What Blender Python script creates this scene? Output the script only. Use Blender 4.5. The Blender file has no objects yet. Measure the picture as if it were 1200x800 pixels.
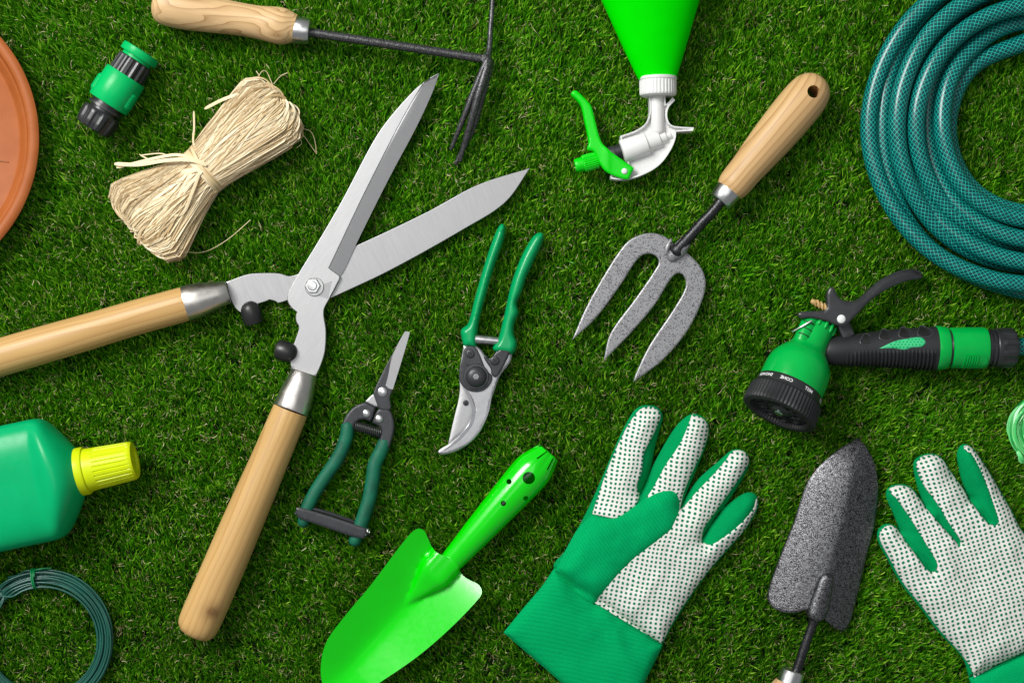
import bpy, bmesh, math, random
import numpy as np
from mathutils import Vector, noise
from mathutils.geometry import delaunay_2d_cdt
random.seed(7); rng = np.random.default_rng(11)
SC = bpy.context.scene; COL = SC.collection
S = 0.0008            # one drawing unit = 0.8 mm on the lawn; x to the right, y down the lawn, z up
CAMH = 1.6
HU = CAMH / S

# ------------------------------------------------------------------ geometry container
class G:
    def __init__(s): s.v = []; s.f = []; s.uv = []; s.mi = []
    def add(s, V, F, UV=None, mi=0):
        b = len(s.v); s.v.extend([tuple(map(float, p)) for p in V])
        for i, f in enumerate(F):
            s.f.append([b + int(k) for k in f]); s.mi.append(mi)
            s.uv.append(UV[i] if UV is not None else None)

def to_world(x, y, z, k): return ((x - 600) * S * k, (400 - y) * S * k, z * S * k)

def finish_mesh(name, g, mats, k, origin, ang=38, flip=False):
    me = bpy.data.meshes.new(name)
    V = np.array(g.v, dtype=float)
    W = np.empty_like(V)
    W[:, 0] = (V[:, 0] - 600) * S * k - origin[0]; W[:, 1] = (400 - V[:, 1]) * S * k - origin[1]; W[:, 2] = V[:, 2] * S * k - origin[2]
    me.from_pydata(W.tolist(), [], g.f)
    if any(u is not None for u in g.uv):
        l = me.uv_layers.new(name='UVMap'); arr = []
        for f, u in zip(g.f, g.uv):
            if u is None: u = [(0, 0)] * len(f)
            for c in u: arr.extend(c)
        l.data.foreach_set('uv', arr)
    if any(g.mi): me.polygons.foreach_set('material_index', g.mi)
    bm = bmesh.new(); bm.from_mesh(me); bmesh.ops.recalc_face_normals(bm, faces=bm.faces); bm.to_mesh(me); bm.free()
    me.polygons.foreach_set('use_smooth', [True] * len(me.polygons))
    me.set_sharp_from_angle(angle=math.radians(ang))
    for m in (mats if isinstance(mats, (list, tuple)) else [mats]): me.materials.append(m)
    me.update(); return me

class Thing:
    """an Empty at the thing's base that parents its parts"""
    def __init__(s, name, label, cat, at, zref=12, group=None):
        s.k = 1 - zref / HU
        s.loc = to_world(at[0], at[1], 0, s.k)
        o = bpy.data.objects.new(name, None); COL.objects.link(o); o.location = s.loc
        o.empty_display_size = 0.02
        o['label'] = label; o['category'] = cat
        if group: o['group'] = group
        s.o = o
    def part(s, name, g, mats, parent=None, label=None, ang=38):
        me = finish_mesh(name, g, mats, s.k, s.loc, ang)
        o = bpy.data.objects.new(name, me); COL.objects.link(o); o.parent = parent or s.o
        if label: o['label'] = label
        return o

def single(name, g, mats, label, cat, at, zref=12, ang=38):
    k = 1 - zref / HU; loc = to_world(at[0], at[1], 0, k)
    me = finish_mesh(name, g, mats, k, loc, ang)
    o = bpy.data.objects.new(name, me); COL.objects.link(o); o.location = loc
    o['label'] = label; o['category'] = cat
    return o

# ------------------------------------------------------------------ curves
def dense(pts, step=3.0, closed=True):
    """smooth curve through points; a point with a third value 1 is a corner"""
    P = [np.array(p[:2], float) for p in pts]; C = [len(p) > 2 and p[2] for p in pts]
    n = len(P); out = []
    rngs = range(n if closed else n - 1)
    for i in rngs:
        a, b = P[i], P[(i + 1) % n]; L = np.linalg.norm(b - a)
        if L < 1e-6: continue
        pa = P[i - 1] if (closed or i > 0) else None
        pb = P[(i + 2) % n] if (closed or i + 2 < n) else None
        ta = (b - a) / L if (C[i] or pa is None) else (b - pa) / max(np.linalg.norm(b - pa), 1e-6)
        tb = (b - a) / L if (C[(i + 1) % n] or pb is None) else (pb - a) / max(np.linalg.norm(pb - a), 1e-6)
        m = max(1, int(round(L / step)))
        for j in range(m):
            t = j / m
            h = (2*t**3 - 3*t*t + 1) * a + (t**3 - 2*t*t + t) * L * ta + (-2*t**3 + 3*t*t) * b + (t**3 - t*t) * L * tb
            out.append((h[0], h[1]))
    if not closed: out.append(tuple(P[-1]))
    return out

def dense3(pts, step=4.0):
    P = [np.array(p, float) for p in pts]; n = len(P); out = []
    for i in range(n - 1):
        a, b = P[i], P[i + 1]; L = np.linalg.norm(b[:3] - a[:3])
        ta = (b - a) if i == 0 else (b - P[i - 1]) * (L / max(np.linalg.norm((b - P[i - 1])[:3]), 1e-6))
        tb = (b - a) if i + 2 >= n else (P[i + 2] - a) * (L / max(np.linalg.norm((P[i + 2] - a)[:3]), 1e-6))
        m = max(1, int(round(L / step)))
        for j in range(m):
            t = j / m
            out.append((2*t**3 - 3*t*t + 1) * a + (t**3 - 2*t*t + t) * ta + (-2*t**3 + 3*t*t) * b + (t**3 - t*t) * tb)
    out.append(P[-1]); return np.array(out)

def inside(poly, X, Y):
    p = np.array(poly); x1, y1 = p[:, 0], p[:, 1]; x2, y2 = np.roll(x1, -1), np.roll(y1, -1)
    r = np.zeros(len(X), bool)
    for a, b, c, d in zip(x1, y1, x2, y2):
        if b == d: continue
        cond = ((b > Y) != (d > Y)) & (X < (c - a) * (Y - b) / (d - b) + a)
        r ^= cond
    return r

def segdist(line, X, Y, closed=True):
    p = np.array([q[:2] for q in line], float); D = np.full(len(X), 1e9)
    n = len(p)
    for i in range(n if closed else n - 1):
        a = p[i]; b = p[(i + 1) % n]; ab = b - a; L2 = max(ab @ ab, 1e-9)
        t = np.clip(((X - a[0]) * ab[0] + (Y - a[1]) * ab[1]) / L2, 0, 1)
        D = np.minimum(D, np.hypot(X - a[0] - t * ab[0], Y - a[1] - t * ab[1]))
    return D

def sheet(g, outline, top, bot, step=4.0, holes=(), creases=(), mi=0, inset=(.9, 2.1)):
    """solid slab with any outline: top(x,y,d) and bot(x,y,d) give heights, d = distance to the edge"""
    loops = [list(outline)] + [list(h) for h in holes]
    pts = []; edges = []
    for lp in loops:
        b = len(pts); pts += lp; edges += [(b + i, b + (i + 1) % len(lp)) for i in range(len(lp))]
    for c in creases:
        b = len(pts); pts += list(c); edges += [(b + i, b + i + 1) for i in range(len(c) - 1)]
    o = np.array(loops[0]); x0, y0 = o.min(0); x1, y1 = o.max(0)
    ys = np.arange(y0, y1, step * 0.87); GX = []; GY = []
    for j, yy in enumerate(ys):
        xs = np.arange(x0 + (j % 2) * step / 2, x1, step); GX += list(xs); GY += [yy] * len(xs)
    GX = np.array(GX); GY = np.array(GY)
    if len(GX):
        m = inside(loops[0], GX, GY) & (segdist(loops[0], GX, GY) > step * 0.45)
        for h in loops[1:]: m &= ~inside(h, GX, GY) & (segdist(h, GX, GY) > step * 0.45)
        for c in creases: m &= segdist(c, GX, GY, False) > step * 0.4
        pts += list(zip(GX[m], GY[m]))
    for dd in inset:       # rows of points just inside the edge so that a rounded edge stays narrow
        q = np.array(loops[0]); tn = np.roll(q, -1, 0) - np.roll(q, 1, 0); tn /= np.maximum(np.linalg.norm(tn, axis=1, keepdims=True), 1e-9)
        nn = np.stack([-tn[:, 1], tn[:, 0]], 1); ar = np.sum(q[:, 0] * np.roll(q[:, 1], -1) - np.roll(q[:, 0], -1) * q[:, 1])
        q2 = q + nn * dd * (1 if ar > 0 else -1)
        mk = inside(loops[0], q2[:, 0], q2[:, 1]) & (segdist(loops[0], q2[:, 0], q2[:, 1]) > dd * .93)
        for h in loops[1:]: mk &= ~inside(h, q2[:, 0], q2[:, 1]) & (segdist(h, q2[:, 0], q2[:, 1]) > .8)
        for c in creases: mk &= segdist(c, q2[:, 0], q2[:, 1], False) > .6
        pts += [tuple(p) for p in q2[mk]]
    r = delaunay_2d_cdt([Vector((float(p[0]), float(p[1]))) for p in pts], edges, [], 0, 1e-4)
    V = np.array([(v.x, v.y) for v in r[0]]); F = np.array([list(f) for f in r[2] if len(f) == 3])
    cx = V[F].mean(1); m = inside(loops[0], cx[:, 0], cx[:, 1])
    for h in loops[1:]: m &= ~inside(h, cx[:, 0], cx[:, 1])
    F = F[m]
    d = segdist(loops[0], V[:, 0], V[:, 1])
    for h in loops[1:]: d = np.minimum(d, segdist(h, V[:, 0], V[:, 1]))
    zt = top(V[:, 0], V[:, 1], d) + 0 * d; zb = bot(V[:, 0], V[:, 1], d) + 0 * d
    n = len(V); cnt = {}
    for f in F:
        for a, b in ((f[0], f[1]), (f[1], f[2]), (f[2], f[0])):
            cnt.setdefault((min(a, b), max(a, b)), []).append((a, b))
    faces = [list(f) for f in F] + [[f[0] + n, f[2] + n, f[1] + n] for f in F]
    faces += [[e[0][1], e[0][0], e[0][0] + n, e[0][1] + n] for e in cnt.values() if len(e) == 1]
    used = sorted({k for f in faces for k in f}); mp = {k: i for i, k in enumerate(used)}
    VV = [(V[k % n][0], V[k % n][1], zt[k] if k < n else zb[k - n]) for k in used]
    faces = [[mp[k] for k in f] for f in faces]
    g.add(VV, faces, [[(VV[k][0], VV[k][1]) for k in f] for f in faces], mi)

def flat(h): return lambda x, y, d: h + 0 * d
def edged(h, r=1.0): return lambda x, y, d: h - r * np.clip(1 - d / (r * 1.05), 0, 1) ** 2
def dome(z0, h, R): return lambda x, y, d: z0 + h * np.sqrt(np.clip(1 - (1 - np.clip(d / R, 0, 1)) ** 2, 0, 1))

def plate(g, outline, z0, z1, step=5, bevel=0.8, holes=(), mi=0):
    ol = dense(outline, 2.0); hs = [dense(h, 1.5) for h in holes]
    sheet(g, ol, edged(z1, bevel), flat(z0), step, hs, mi=mi, inset=(bevel * .5, bevel * 1.08))

def rings(g, C, T, R, n=20, flatk=1.0, cap0=True, cap1=True, rfn=None, mi=0, transport=False):
    """sweep of rings: C centres, T tangents, R radii; rfn(s, offsets) -> multiplier"""
    C = np.array(C, float)[:, :3]; m = len(C); T = np.array(T, float)
    T /= np.maximum(np.linalg.norm(T, axis=1, keepdims=True), 1e-9)
    s = np.concatenate([[0], np.cumsum(np.linalg.norm(np.diff(C, axis=0), axis=1))])
    A = np.linspace(0, 2 * math.pi, n, endpoint=False); V = []
    U = None
    for i in range(m):
        t = T[i]
        if transport and U is not None:
            u = U - (U @ t) * t
        else:
            u = np.cross((0, 0, 1.0), t)
            if np.linalg.norm(u) < 0.05: u = np.array((1.0, 0, 0))
        u /= np.linalg.norm(u); U = u; v = np.cross(t, u)
        off = np.outer(np.cos(A), u) + np.outer(np.sin(A), v)
        rr = np.full(n, R[i]) if rfn is None else R[i] * rfn(s[i], off)
        o2 = off * rr[:, None]
        if flatk != 1.0: o2[:, 2] *= flatk
        V.append(C[i] + o2)
    V = np.concatenate(V); F = []; UV = []
    for i in range(m - 1):
        for j in range(n):
            k = (j + 1) % n
            F.append((i * n + j, i * n + k, (i + 1) * n + k, (i + 1) * n + j))
            UV.append([(s[i], j / n), (s[i], (j + 1) / n), (s[i + 1], (j + 1) / n), (s[i + 1], j / n)])
    if cap0: F.append(tuple(range(n))); UV.append([(0, 0)] * n)
    if cap1: F.append(tuple(range((m - 1) * n, m * n))[::-1]); UV.append([(0, 0)] * n)
    g.add(V, F, UV, mi)

def tube(g, pts, r, n=14, step=4, flatk=1.0, round_ends=True, smooth=True, rfn=None, mi=0, transport=False):
    """r: number or list per point"""
    rr = r if isinstance(r, (list, tuple)) else [r] * len(pts)
    P = [tuple(p) + (q,) for p, q in zip(pts, rr)]
    P = dense3(P, step) if smooth else np.array(P, float)
    C = P[:, :3]; R = P[:, 3]; T = np.gradient(C, axis=0)
    if round_ends:
        h = [0.0, 0.35, 0.7, 0.92]
        t0 = T[0] / np.linalg.norm(T[0]); t1 = T[-1] / np.linalg.norm(T[-1])
        pre = [C[0] - t0 * R[0] * math.sqrt(1 - min(q, .999) ** 2) * .9 for q in h]; pr = [max(R[0] * q, R[0] * .04) for q in h]
        post = [C[-1] + t1 * R[-1] * math.sqrt(1 - min(q, .999) ** 2) * .9 for q in reversed(h)]; por = [max(R[-1] * q, R[-1] * .04) for q in reversed(h)]
        C = np.vstack([pre, C, post]); R = np.concatenate([pr, R, por])
        T = np.vstack([[t0] * 4, T, [t1] * 4])
    rings(g, C, T, R, n, flatk, rfn=rfn, mi=mi, transport=transport)

def lathe(g, p0, d, prof, n=40, flatk=1.0, rfn=None, mi=0, cap0=True, cap1=True, sub=0):
    """solid of revolution from p0 along d; prof = [(distance, radius)]"""
    d = np.array(d, float); d /= np.linalg.norm(d); p0 = np.array(p0, float)
    if sub:
        q = []
        for (a, ra), (b, rb) in zip(prof, prof[1:]):
            m = max(1, int(abs(b - a) / sub)); q += [(a + (b - a) * j / m, ra + (rb - ra) * j / m) for j in range(m)]
        prof = q + [prof[-1]]
    C = [p0 + d * s for s, r in prof]; R = [max(r, 0.02) for s, r in prof]
    base = prof[0][0]
    if rfn is not None:
        ss = [s for s, r in prof]; it = iter(ss)
        f = lambda s_, off: rfn(next(it), off)
    else: f = None
    rings(g, C, [d] * len(C), R, n, flatk, cap0, cap1, f, mi)

def smooth_profile(prof, step=3):
    q = dense3([(s, r, 0) for s, r in prof], step); return [(a[0], max(a[1], .05)) for a in q]

def ribbed(d, count, depth, s0, s1, sharp=1):
    d = np.array(d, float) / np.linalg.norm(d); u = np.cross((0, 0, 1.0), d)
    if np.linalg.norm(u) < .05: u = np.array((1., 0, 0))
    u /= np.linalg.norm(u); v = np.cross(d, u)
    def f(s, off):
        if not (s0 <= s <= s1): return np.ones(len(off))
        a = np.arctan2(off @ v, off @ u); c = np.cos(a * count)
        if sharp == 2: return 1 - depth * (c > .72)
        return 1 + depth * (np.clip(c * 2, -1, 1) if sharp else c)
    return f

def circ(x, y, r, n=20, a0=0): return [(x + r * math.cos(a0 + 2*math.pi*i/n), y + r * math.sin(a0 + 2*math.pi*i/n)) for i in range(n)]

def rivet(g, x, y, z, r, h, n=24, mi=0):
    lathe(g, (x, y, z), (0, 0, 1), [(-h, r * .98), (0, r), (h * .45, r * .93), (h * .8, r * .7), (h, r * .3), (h * 1.02, .02)], n, mi=mi)

def cross_screw(t, x, y, z, r, m, parent=None, rot=.5):
    g = G(); lathe(g, (x, y, z), (0, 0, 1), [(-2, r), (1.0, r), (1.7, r * .85), (1.9, r * .6)], 24)
    o = t.part('screw', g, m, parent)
    g = G()
    for a in (rot, rot + math.pi / 2):
        c, s = math.cos(a) * r * .62, math.sin(a) * r * .62; w = r * .13
        nx, ny = -math.sin(a) * w, math.cos(a) * w
        sheet(g, [(x - c + nx, y - s + ny), (x + c + nx, y + s + ny), (x + c - nx, y + s - ny), (x - c - nx, y - s - ny)], flat(z + 2.15 + (a > 1.2) * .1), flat(z + .5), 4)
    t.part('slot', g, M['slot'], o)

def boolean(o, cutters):
    for gc, k, loc in cutters:
        me = finish_mesh('cutter', gc, [], k, loc)
        c = bpy.data.objects.new('cutter', me); COL.objects.link(c); c.parent = o.parent
        m = o.modifiers.new('b', 'BOOLEAN'); m.operation = 'DIFFERENCE'; m.solver = 'EXACT'; m.object = c
    bpy.context.view_layer.update()
    dg = bpy.context.evaluated_depsgraph_get()
    new = bpy.data.meshes.new_from_object(o.evaluated_get(dg))
    for m in list(o.modifiers):
        c = m.object; o.modifiers.remove(m); bpy.data.objects.remove(c)
    old = o.data; o.data = new; new.set_sharp_from_angle(angle=math.radians(38))

# ------------------------------------------------------------------ materials
M = {}
class NT:
    def __init__(s, name):
        m = bpy.data.materials.new(name); m.use_nodes = True; s.m = m; s.t = m.node_tree; s.n = s.t.nodes; s.l = s.t.links
        s.b = s.n['Principled BSDF']; s.tc = None
    def node(s, typ, **kw):
        n = s.n.new(typ)
        for k, v in kw.items():
            if k.startswith('_'): setattr(n, k[1:], v)
            else: n.inputs[k.replace('__', ' ')].default_value = v
        return n
    def coord(s, which='Object'):
        if s.tc is None: s.tc = s.n.new('ShaderNodeTexCoord')
        return s.tc.outputs[which]
    def link(s, a, b): s.l.new(a, b)
    def noise(s, scale, detail=3, rough=.5, vec=None, dist=0):
        n = s.node('ShaderNodeTexNoise', Scale=scale, Detail=detail, Roughness=rough, Distortion=dist); s.link(vec or s.coord(), n.inputs['Vector']); return n.outputs['Fac']
    def ramp(s, fac, stops, mode='LINEAR'):
        r = s.n.new('ShaderNodeValToRGB'); r.color_ramp.interpolation = mode
        while len(r.color_ramp.elements) < len(stops): r.color_ramp.elements.new(.5)
        for e, (p, c) in zip(r.color_ramp.elements, stops): e.position = p; e.color = (*c, 1) if len(c) == 3 else c
        s.link(fac, r.inputs['Fac']); return r.outputs['Color']
    def math(s, op, a, b=None, c=None):
        n = s.n.new('ShaderNodeMath'); n.operation = op
        for i, q in enumerate((a, b, c)):
            if q is None: continue
            if isinstance(q, (int, float)): n.inputs[i].default_value = q
            else: s.link(q, n.inputs[i])
        return n.outputs[0]
    def mix(s, fac, a, b):
        n = s.n.new('ShaderNodeMix'); n.data_type = 'RGBA'
        for i, q in ((0, fac), (6, a), (7, b)):
            if isinstance(q, (int, float)): n.inputs[i].default_value = q
            elif isinstance(q, tuple): n.inputs[i].default_value = (*q, 1)
            else: s.link(q, n.inputs[i])
        return n.outputs[2]
    def bump(s, h, strength=.3, dist=.0005):
        n = s.node('ShaderNodeBump', Strength=strength, Distance=dist); s.link(h, n.inputs['Height']); s.link(n.outputs[0], s.b.inputs['Normal'])
    def set(s, **kw):
        for k, v in kw.items():
            k = k.replace('__', ' ')
            if hasattr(v, 'links') or hasattr(v, 'is_output'): s.link(v, s.b.inputs[k])
            else: s.b.inputs[k].default_value = (*v, 1) if isinstance(v, tuple) and len(v) == 3 else v

def plastic(name, col, rough=.3, coat=0., vary=.12, bscale=900, bstr=.08, sss=0, spec=.5):
    t = NT(name); f = t.noise(60, 4); c2 = tuple(max(0, q * (1 - vary)) for q in col); c1 = tuple(min(1, q * (1 + vary * .6)) for q in col)
    t.set(Base__Color=t.ramp(f, [(.3, c2), (.7, c1)]), Coat__Weight=coat, Coat__Roughness=.12)
    r = t.math('MULTIPLY_ADD', t.noise(220, 5, .6), .22, rough - .1); t.set(Roughness=r)
    t.b.inputs['Specular IOR Level'].default_value = spec
    if sss: t.set(Subsurface__Weight=sss, Subsurface__Radius=(.3, 1.0, .2), Subsurface__Scale=.004)
    t.bump(t.noise(bscale, 3), bstr, .0004); M[name] = t.m; return t.m

def metal(name, col, rough=.3, brush=None, bstr=.1, vary=.1, metallic=1.0):
    t = NT(name); vec = None
    if brush is not None:
        vr = t.node('ShaderNodeVectorRotate', _rotation_type='Z_AXIS', Angle=brush); t.link(t.coord(), vr.inputs['Vector'])
        mp = t.node('ShaderNodeMapping'); mp.inputs['Scale'].default_value = (60, 2200, 300); t.link(vr.outputs[0], mp.inputs['Vector']); vec = mp.outputs[0]
        f = t.noise(1, 4, .6, vec)
    else: f = t.noise(150, 5, .6)
    t.set(Metallic=metallic, Base__Color=t.ramp(f, [(.25, tuple(q * (1 - vary) for q in col)), (.75, tuple(min(1, q * (1 + vary)) for q in col))]))
    t.set(Roughness=t.math('MULTIPLY_ADD', f, .25, rough - .12)); t.bump(f, bstr, .0002); M[name] = t.m; return t.m

def wood(name, angle, base, dark, rings_scale=9, off=(0, .013, -.03), rough=.38, dist=3.0, knot=None, coat=.15):
    """3D growth rings running along the handle (angle = handle direction), cut by the turned surface"""
    t = NT(name)
    vr = t.node('ShaderNodeVectorRotate', _rotation_type='Z_AXIS', Angle=-angle); t.link(t.coord(), vr.inputs['Vector'])
    mp = t.node('ShaderNodeMapping'); mp.inputs['Location'].default_value = off; mp.inputs['Scale'].default_value = (.16, 1, 1); t.link(vr.outputs[0], mp.inputs['Vector'])
    nz = t.node('ShaderNodeTexNoise', Scale=38.0, Detail=2.0); t.link(mp.outputs[0], nz.inputs['Vector'])
    va = t.node('ShaderNodeVectorMath', _operation='MULTIPLY_ADD'); t.link(nz.outputs['Color'], va.inputs[0]); va.inputs[1].default_value = (.01 * dist,) * 3; t.link(mp.outputs[0], va.inputs[2])
    w = t.node('ShaderNodeTexWave', _wave_type='RINGS', _rings_direction='X', _wave_profile='SAW', Scale=rings_scale * 10, Distortion=.6, Detail=2.0); t.link(va.outputs[0], w.inputs['Vector'])
    mf = t.node('ShaderNodeMapping'); mf.inputs['Scale'].default_value = (30, 1400, 1400); t.link(vr.outputs[0], mf.inputs['Vector'])
    fine = t.noise(1, 3, .6, mf.outputs[0])
    ml = t.node('ShaderNodeMapping'); ml.inputs['Scale'].default_value = (9, 90, 90); t.link(vr.outputs[0], ml.inputs['Vector'])
    big = t.noise(1, 3, .5, ml.outputs[0])
    mid = tuple((a * .55 + b * .45) for a, b in zip(base, dark))
    c = t.ramp(w.outputs['Fac'], [(0, base), (.45, base), (.85, mid), (1, dark)])
    c = t.mix(t.math('MULTIPLY', t.math('SUBTRACT', fine, .42), 1.1), c, mid)
    c = t.mix(t.math('MULTIPLY', t.math('SUBTRACT', big, .45), 1.6), c, tuple(q * .86 for q in mid))
    if knot:
        kd = t.node('ShaderNodeVectorMath', _operation='DISTANCE'); t.link(t.coord(), kd.inputs[0]); kd.inputs[1].default_value = knot
        kn = t.math('ADD', kd.outputs['Value'], t.math('MULTIPLY', t.math('SUBTRACT', t.noise(300, 3), .5), .003))
        c = t.mix(t.ramp(kn, [(0, (.95,) * 3), (.0034, (.85,) * 3), (.0048, (.35,) * 3), (.014, (0,) * 3)]), c, (.09, .03, .010))
    t.set(Base__Color=c, Roughness=rough, Coat__Weight=coat * .3, Coat__Roughness=.25, Specular__IOR__Level=.3)
    t.bump(fine, .12, .0003); M[name] = t.m; return t.m

# plastics
plastic('neon_green', (.0, .70, .0), .5, 0, .03, spec=.04)
plastic('neon_trigger', (.0, .60, .004), .28, .05, .05, spec=.3)
plastic('neon_paint', (.0, .62, .0), .22, .8, .04, 500, .05, spec=.25)
plastic('bottle_green', (.0, .37, .13), .3, .0, .05, 400, .05, spec=.2)
plastic('cap_yellow', (.60, .72, .005), .34, .0, .05, spec=.25)
plastic('white_plastic', (.70, .70, .69), .4, 0, .03, spec=.3)
plastic('fitting_green', (.0, .43, .11), .30, .0, .06, spec=.22)
plastic('gun_green', (.0, .40, .06), .22, .0, .06, spec=.32)
plastic('grip_green', (.0, .32, .10), .24, .0, .06, spec=.35)
plastic('pad_green', (.05, .50, .22), .4, 0, .06)
plastic('black_plastic', (.022, .023, .025), .36, .1, .3)
plastic('black_rubber', (.018, .019, .021), .5, 0, .3, 700, .3, spec=.35)
plastic('dark_lever', (.032, .033, .036), .32, 0, .2)
plastic('dark_coat', (.030, .032, .037), .36, .0, .3, 900, .3)
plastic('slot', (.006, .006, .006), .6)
plastic('rubber_bump', (.016, .016, .017), .42, .1, .3)
plastic('grip_rim', (.05, .052, .056), .35, 0, .2)
plastic('lettering', (.8, .8, .8), .5, 0, .05)
plastic('brass_coil', (.55, .36, .14), .35, 0, .35)
plastic('dip_green', (.0, .115, .06), .55, 0, .35, 1100, .9, spec=.4)
metal('blade_steel', (.44, .44, .445), .44, -.95, .05, .10)
metal('bevel_steel', (.33, .33, .335), .40, .6, .05, .10)
metal('blade_steel_low', (.36, .36, .365), .42, 1.15, .06, .12)
metal('ferrule_steel', (.66, .63, .59), .34, None, .05, .06)
metal('ferrule_zinc', (.62, .62, .62), .30, None, .05, .08)
metal('bolt_steel', (.65, .65, .65), .28, None, .08, .08)
metal('forged_steel', (.44, .44, .45), .42, None, .1, .12)
metal('dark_steel', (.28, .28, .30), .4, None, .2, .15)  # darker grey steel for the crimp, hook grooves and pivot screw
metal('rivet_steel', (.72, .72, .72), .3, None, .08, .05)
metal('wire_steel', (.5, .5, .5), .35)

def hammered(name, dark, light, scale, lo, hi, rough=.35, metallic=.6, bstr=.5):
    t = NT(name); f = t.noise(scale, 2, .5); f2 = t.noise(scale * .25, 2)
    ff = t.math('MULTIPLY_ADD', t.math('SUBTRACT', f2, .5), .25, f)
    t.set(Base__Color=t.ramp(ff, [(lo, dark), (hi, light)]), Metallic=metallic, Roughness=rough); t.bump(ff, bstr, .0006); M[name] = t.m
hammered('hammer_silver', (.05, .05, .055), (.31, .31, .32), 1150, .36, .46, .42, .5, .25)
hammered('hammer_black', (.008, .008, .010), (.27, .27, .285), 1100, .36, .70, .36, .88, .4)
hammered('hammer_rod', (.010, .010, .012), (.07, .07, .075), 1200, .40, .74, .30, .6, .35)
hammered('graphite_rod', (.03, .03, .032), (.16, .16, .165), 1200, .42, .70, .34, .6, .4)

# terracotta plastic
t = NT('terracotta'); f = t.noise(45, 5, .6)
t.set(Base__Color=t.ramp(f, [(.3, (.32, .088, .020)), (.7, (.38, .112, .030))]), Roughness=.42, Specular__IOR__Level=.2); t.bump(t.noise(900, 3), .12, .0004); M['terracotta'] = t.m

# braided hose (UV: length in units, angle 0..1)
t = NT('hose'); sep = t.n.new('ShaderNodeSeparateXYZ'); t.link(t.coord('UV'), sep.inputs[0])
u, v = sep.outputs[0], sep.outputs[1]; N = 12
a = t.math('MULTIPLY_ADD', v, N, t.math('MULTIPLY', u, 1 / 6.2)); b = t.math('MULTIPLY_ADD', v, -N, t.math('MULTIPLY', u, 1 / 6.2))
def lineof(x, w):
    fr = t.math('ABSOLUTE', t.math('SUBTRACT', t.math('FRACT', x), .5))
    return t.math('MINIMUM', t.math('MAXIMUM', t.math('MULTIPLY', t.math('SUBTRACT', w, fr), 16), 0), 1)
ln = t.math('MAXIMUM', lineof(a, .085), lineof(b, .085))
base = t.ramp(t.noise(60, 3), [(.3, (.0, .046, .050)), (.7, (.0, .068, .068))])
lc = t.ramp(t.noise(350, 2), [(.3, (.0, .36, .30)), (.7, (.04, .72, .57))])
t.set(Base__Color=t.mix(ln, base, lc), Roughness=.35, Coat__Weight=.5, Coat__Roughness=.18, Specular__IOR__Level=.2); t.bump(t.math('MULTIPLY', ln, -1), .15, .0004); M['hose'] = t.m

# green coated wire and tying string
plastic('coated_wire', (.008, .085, .06), .34, .2, .25, 500, .1)
plastic('tie_wire', (.0, .22, .06), .4, 0, .2)
t = NT('pale_twine'); gi = t.n.new('ShaderNodeNewGeometry')
t.set(Base__Color=t.ramp(gi.outputs['Random Per Island'], [(0, (.01, .34, .06)), (.5, (.05, .54, .12)), (1, (.24, .78, .28))]), Roughness=.35, Coat__Weight=.3); M['pale_twine'] = t.m

# raffia
t = NT('raffia'); gi = t.n.new('ShaderNodeNewGeometry')
c = t.ramp(gi.outputs['Random Per Island'], [(0, (.54, .37, .17)), (.25, (.74, .57, .32)), (.6, (.85, .70, .44)), (1, (.92, .81, .57))])
sx = t.n.new('ShaderNodeSeparateXYZ'); t.link(t.coord('UV'), sx.inputs[0])
cb = t.n.new('ShaderNodeCombineXYZ'); t.link(t.math('MULTIPLY', sx.outputs[0], .06), cb.inputs[0]); t.link(t.math('MULTIPLY', sx.outputs[1], 7.0), cb.inputs[1]); t.link(t.math('MULTIPLY', gi.outputs['Random Per Island'], 50.0), cb.inputs[2])
fb = t.noise(1, 3, .6, cb.outputs[0])
t.set(Base__Color=t.mix(t.math('MULTIPLY', t.math('SUBTRACT', fb, .4), 1.2), c, (.40, .26, .12)), Roughness=.5); t.bump(fb, .4, .0005); M['raffia'] = t.m

# woven cotton
def cloth(name, col, angle, scale=1.0):
    t = NT(name)
    vr = t.node('ShaderNodeVectorRotate', _rotation_type='Z_AXIS', Angle=angle); t.link(t.coord(), vr.inputs['Vector'])
    w = t.node('ShaderNodeTexWave', _bands_direction='X', Scale=260.0 * scale, Distortion=1.2, Detail=2.0); w.inputs['Detail Scale'].default_value = 2; t.link(vr.outputs[0], w.inputs['Vector'])
    n = t.noise(900, 3, .7); f = t.math('MULTIPLY_ADD', n, .7, t.math('MULTIPLY', w.outputs['Fac'], .6))
    big = t.noise(25, 3)
    c = t.ramp(f, [(.2, tuple(q * .5 for q in col)), (.85, tuple(min(1, q * 1.12) for q in col))])
    c = t.mix(t.math('MULTIPLY', t.math('SUBTRACT', big, .45), .8), c, tuple(q * .8 for q in col))
    t.set(Base__Color=c, Roughness=.9); t.b.inputs['Specular IOR Level'].default_value = .06
    t.bump(f, .8, .0008); M[name] = t.m
cloth('cotton_palm_green', (.0, .42, .13), .25); cloth('cotton_cuff', (.0, .42, .13), 1.5); cloth('cotton_side', (.0, .33, .10), .9)
cloth('cotton_cuff_b', (.0, .42, .13), 1.1); cloth('stitch', (.0, .22, .10), 0, 2)
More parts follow.
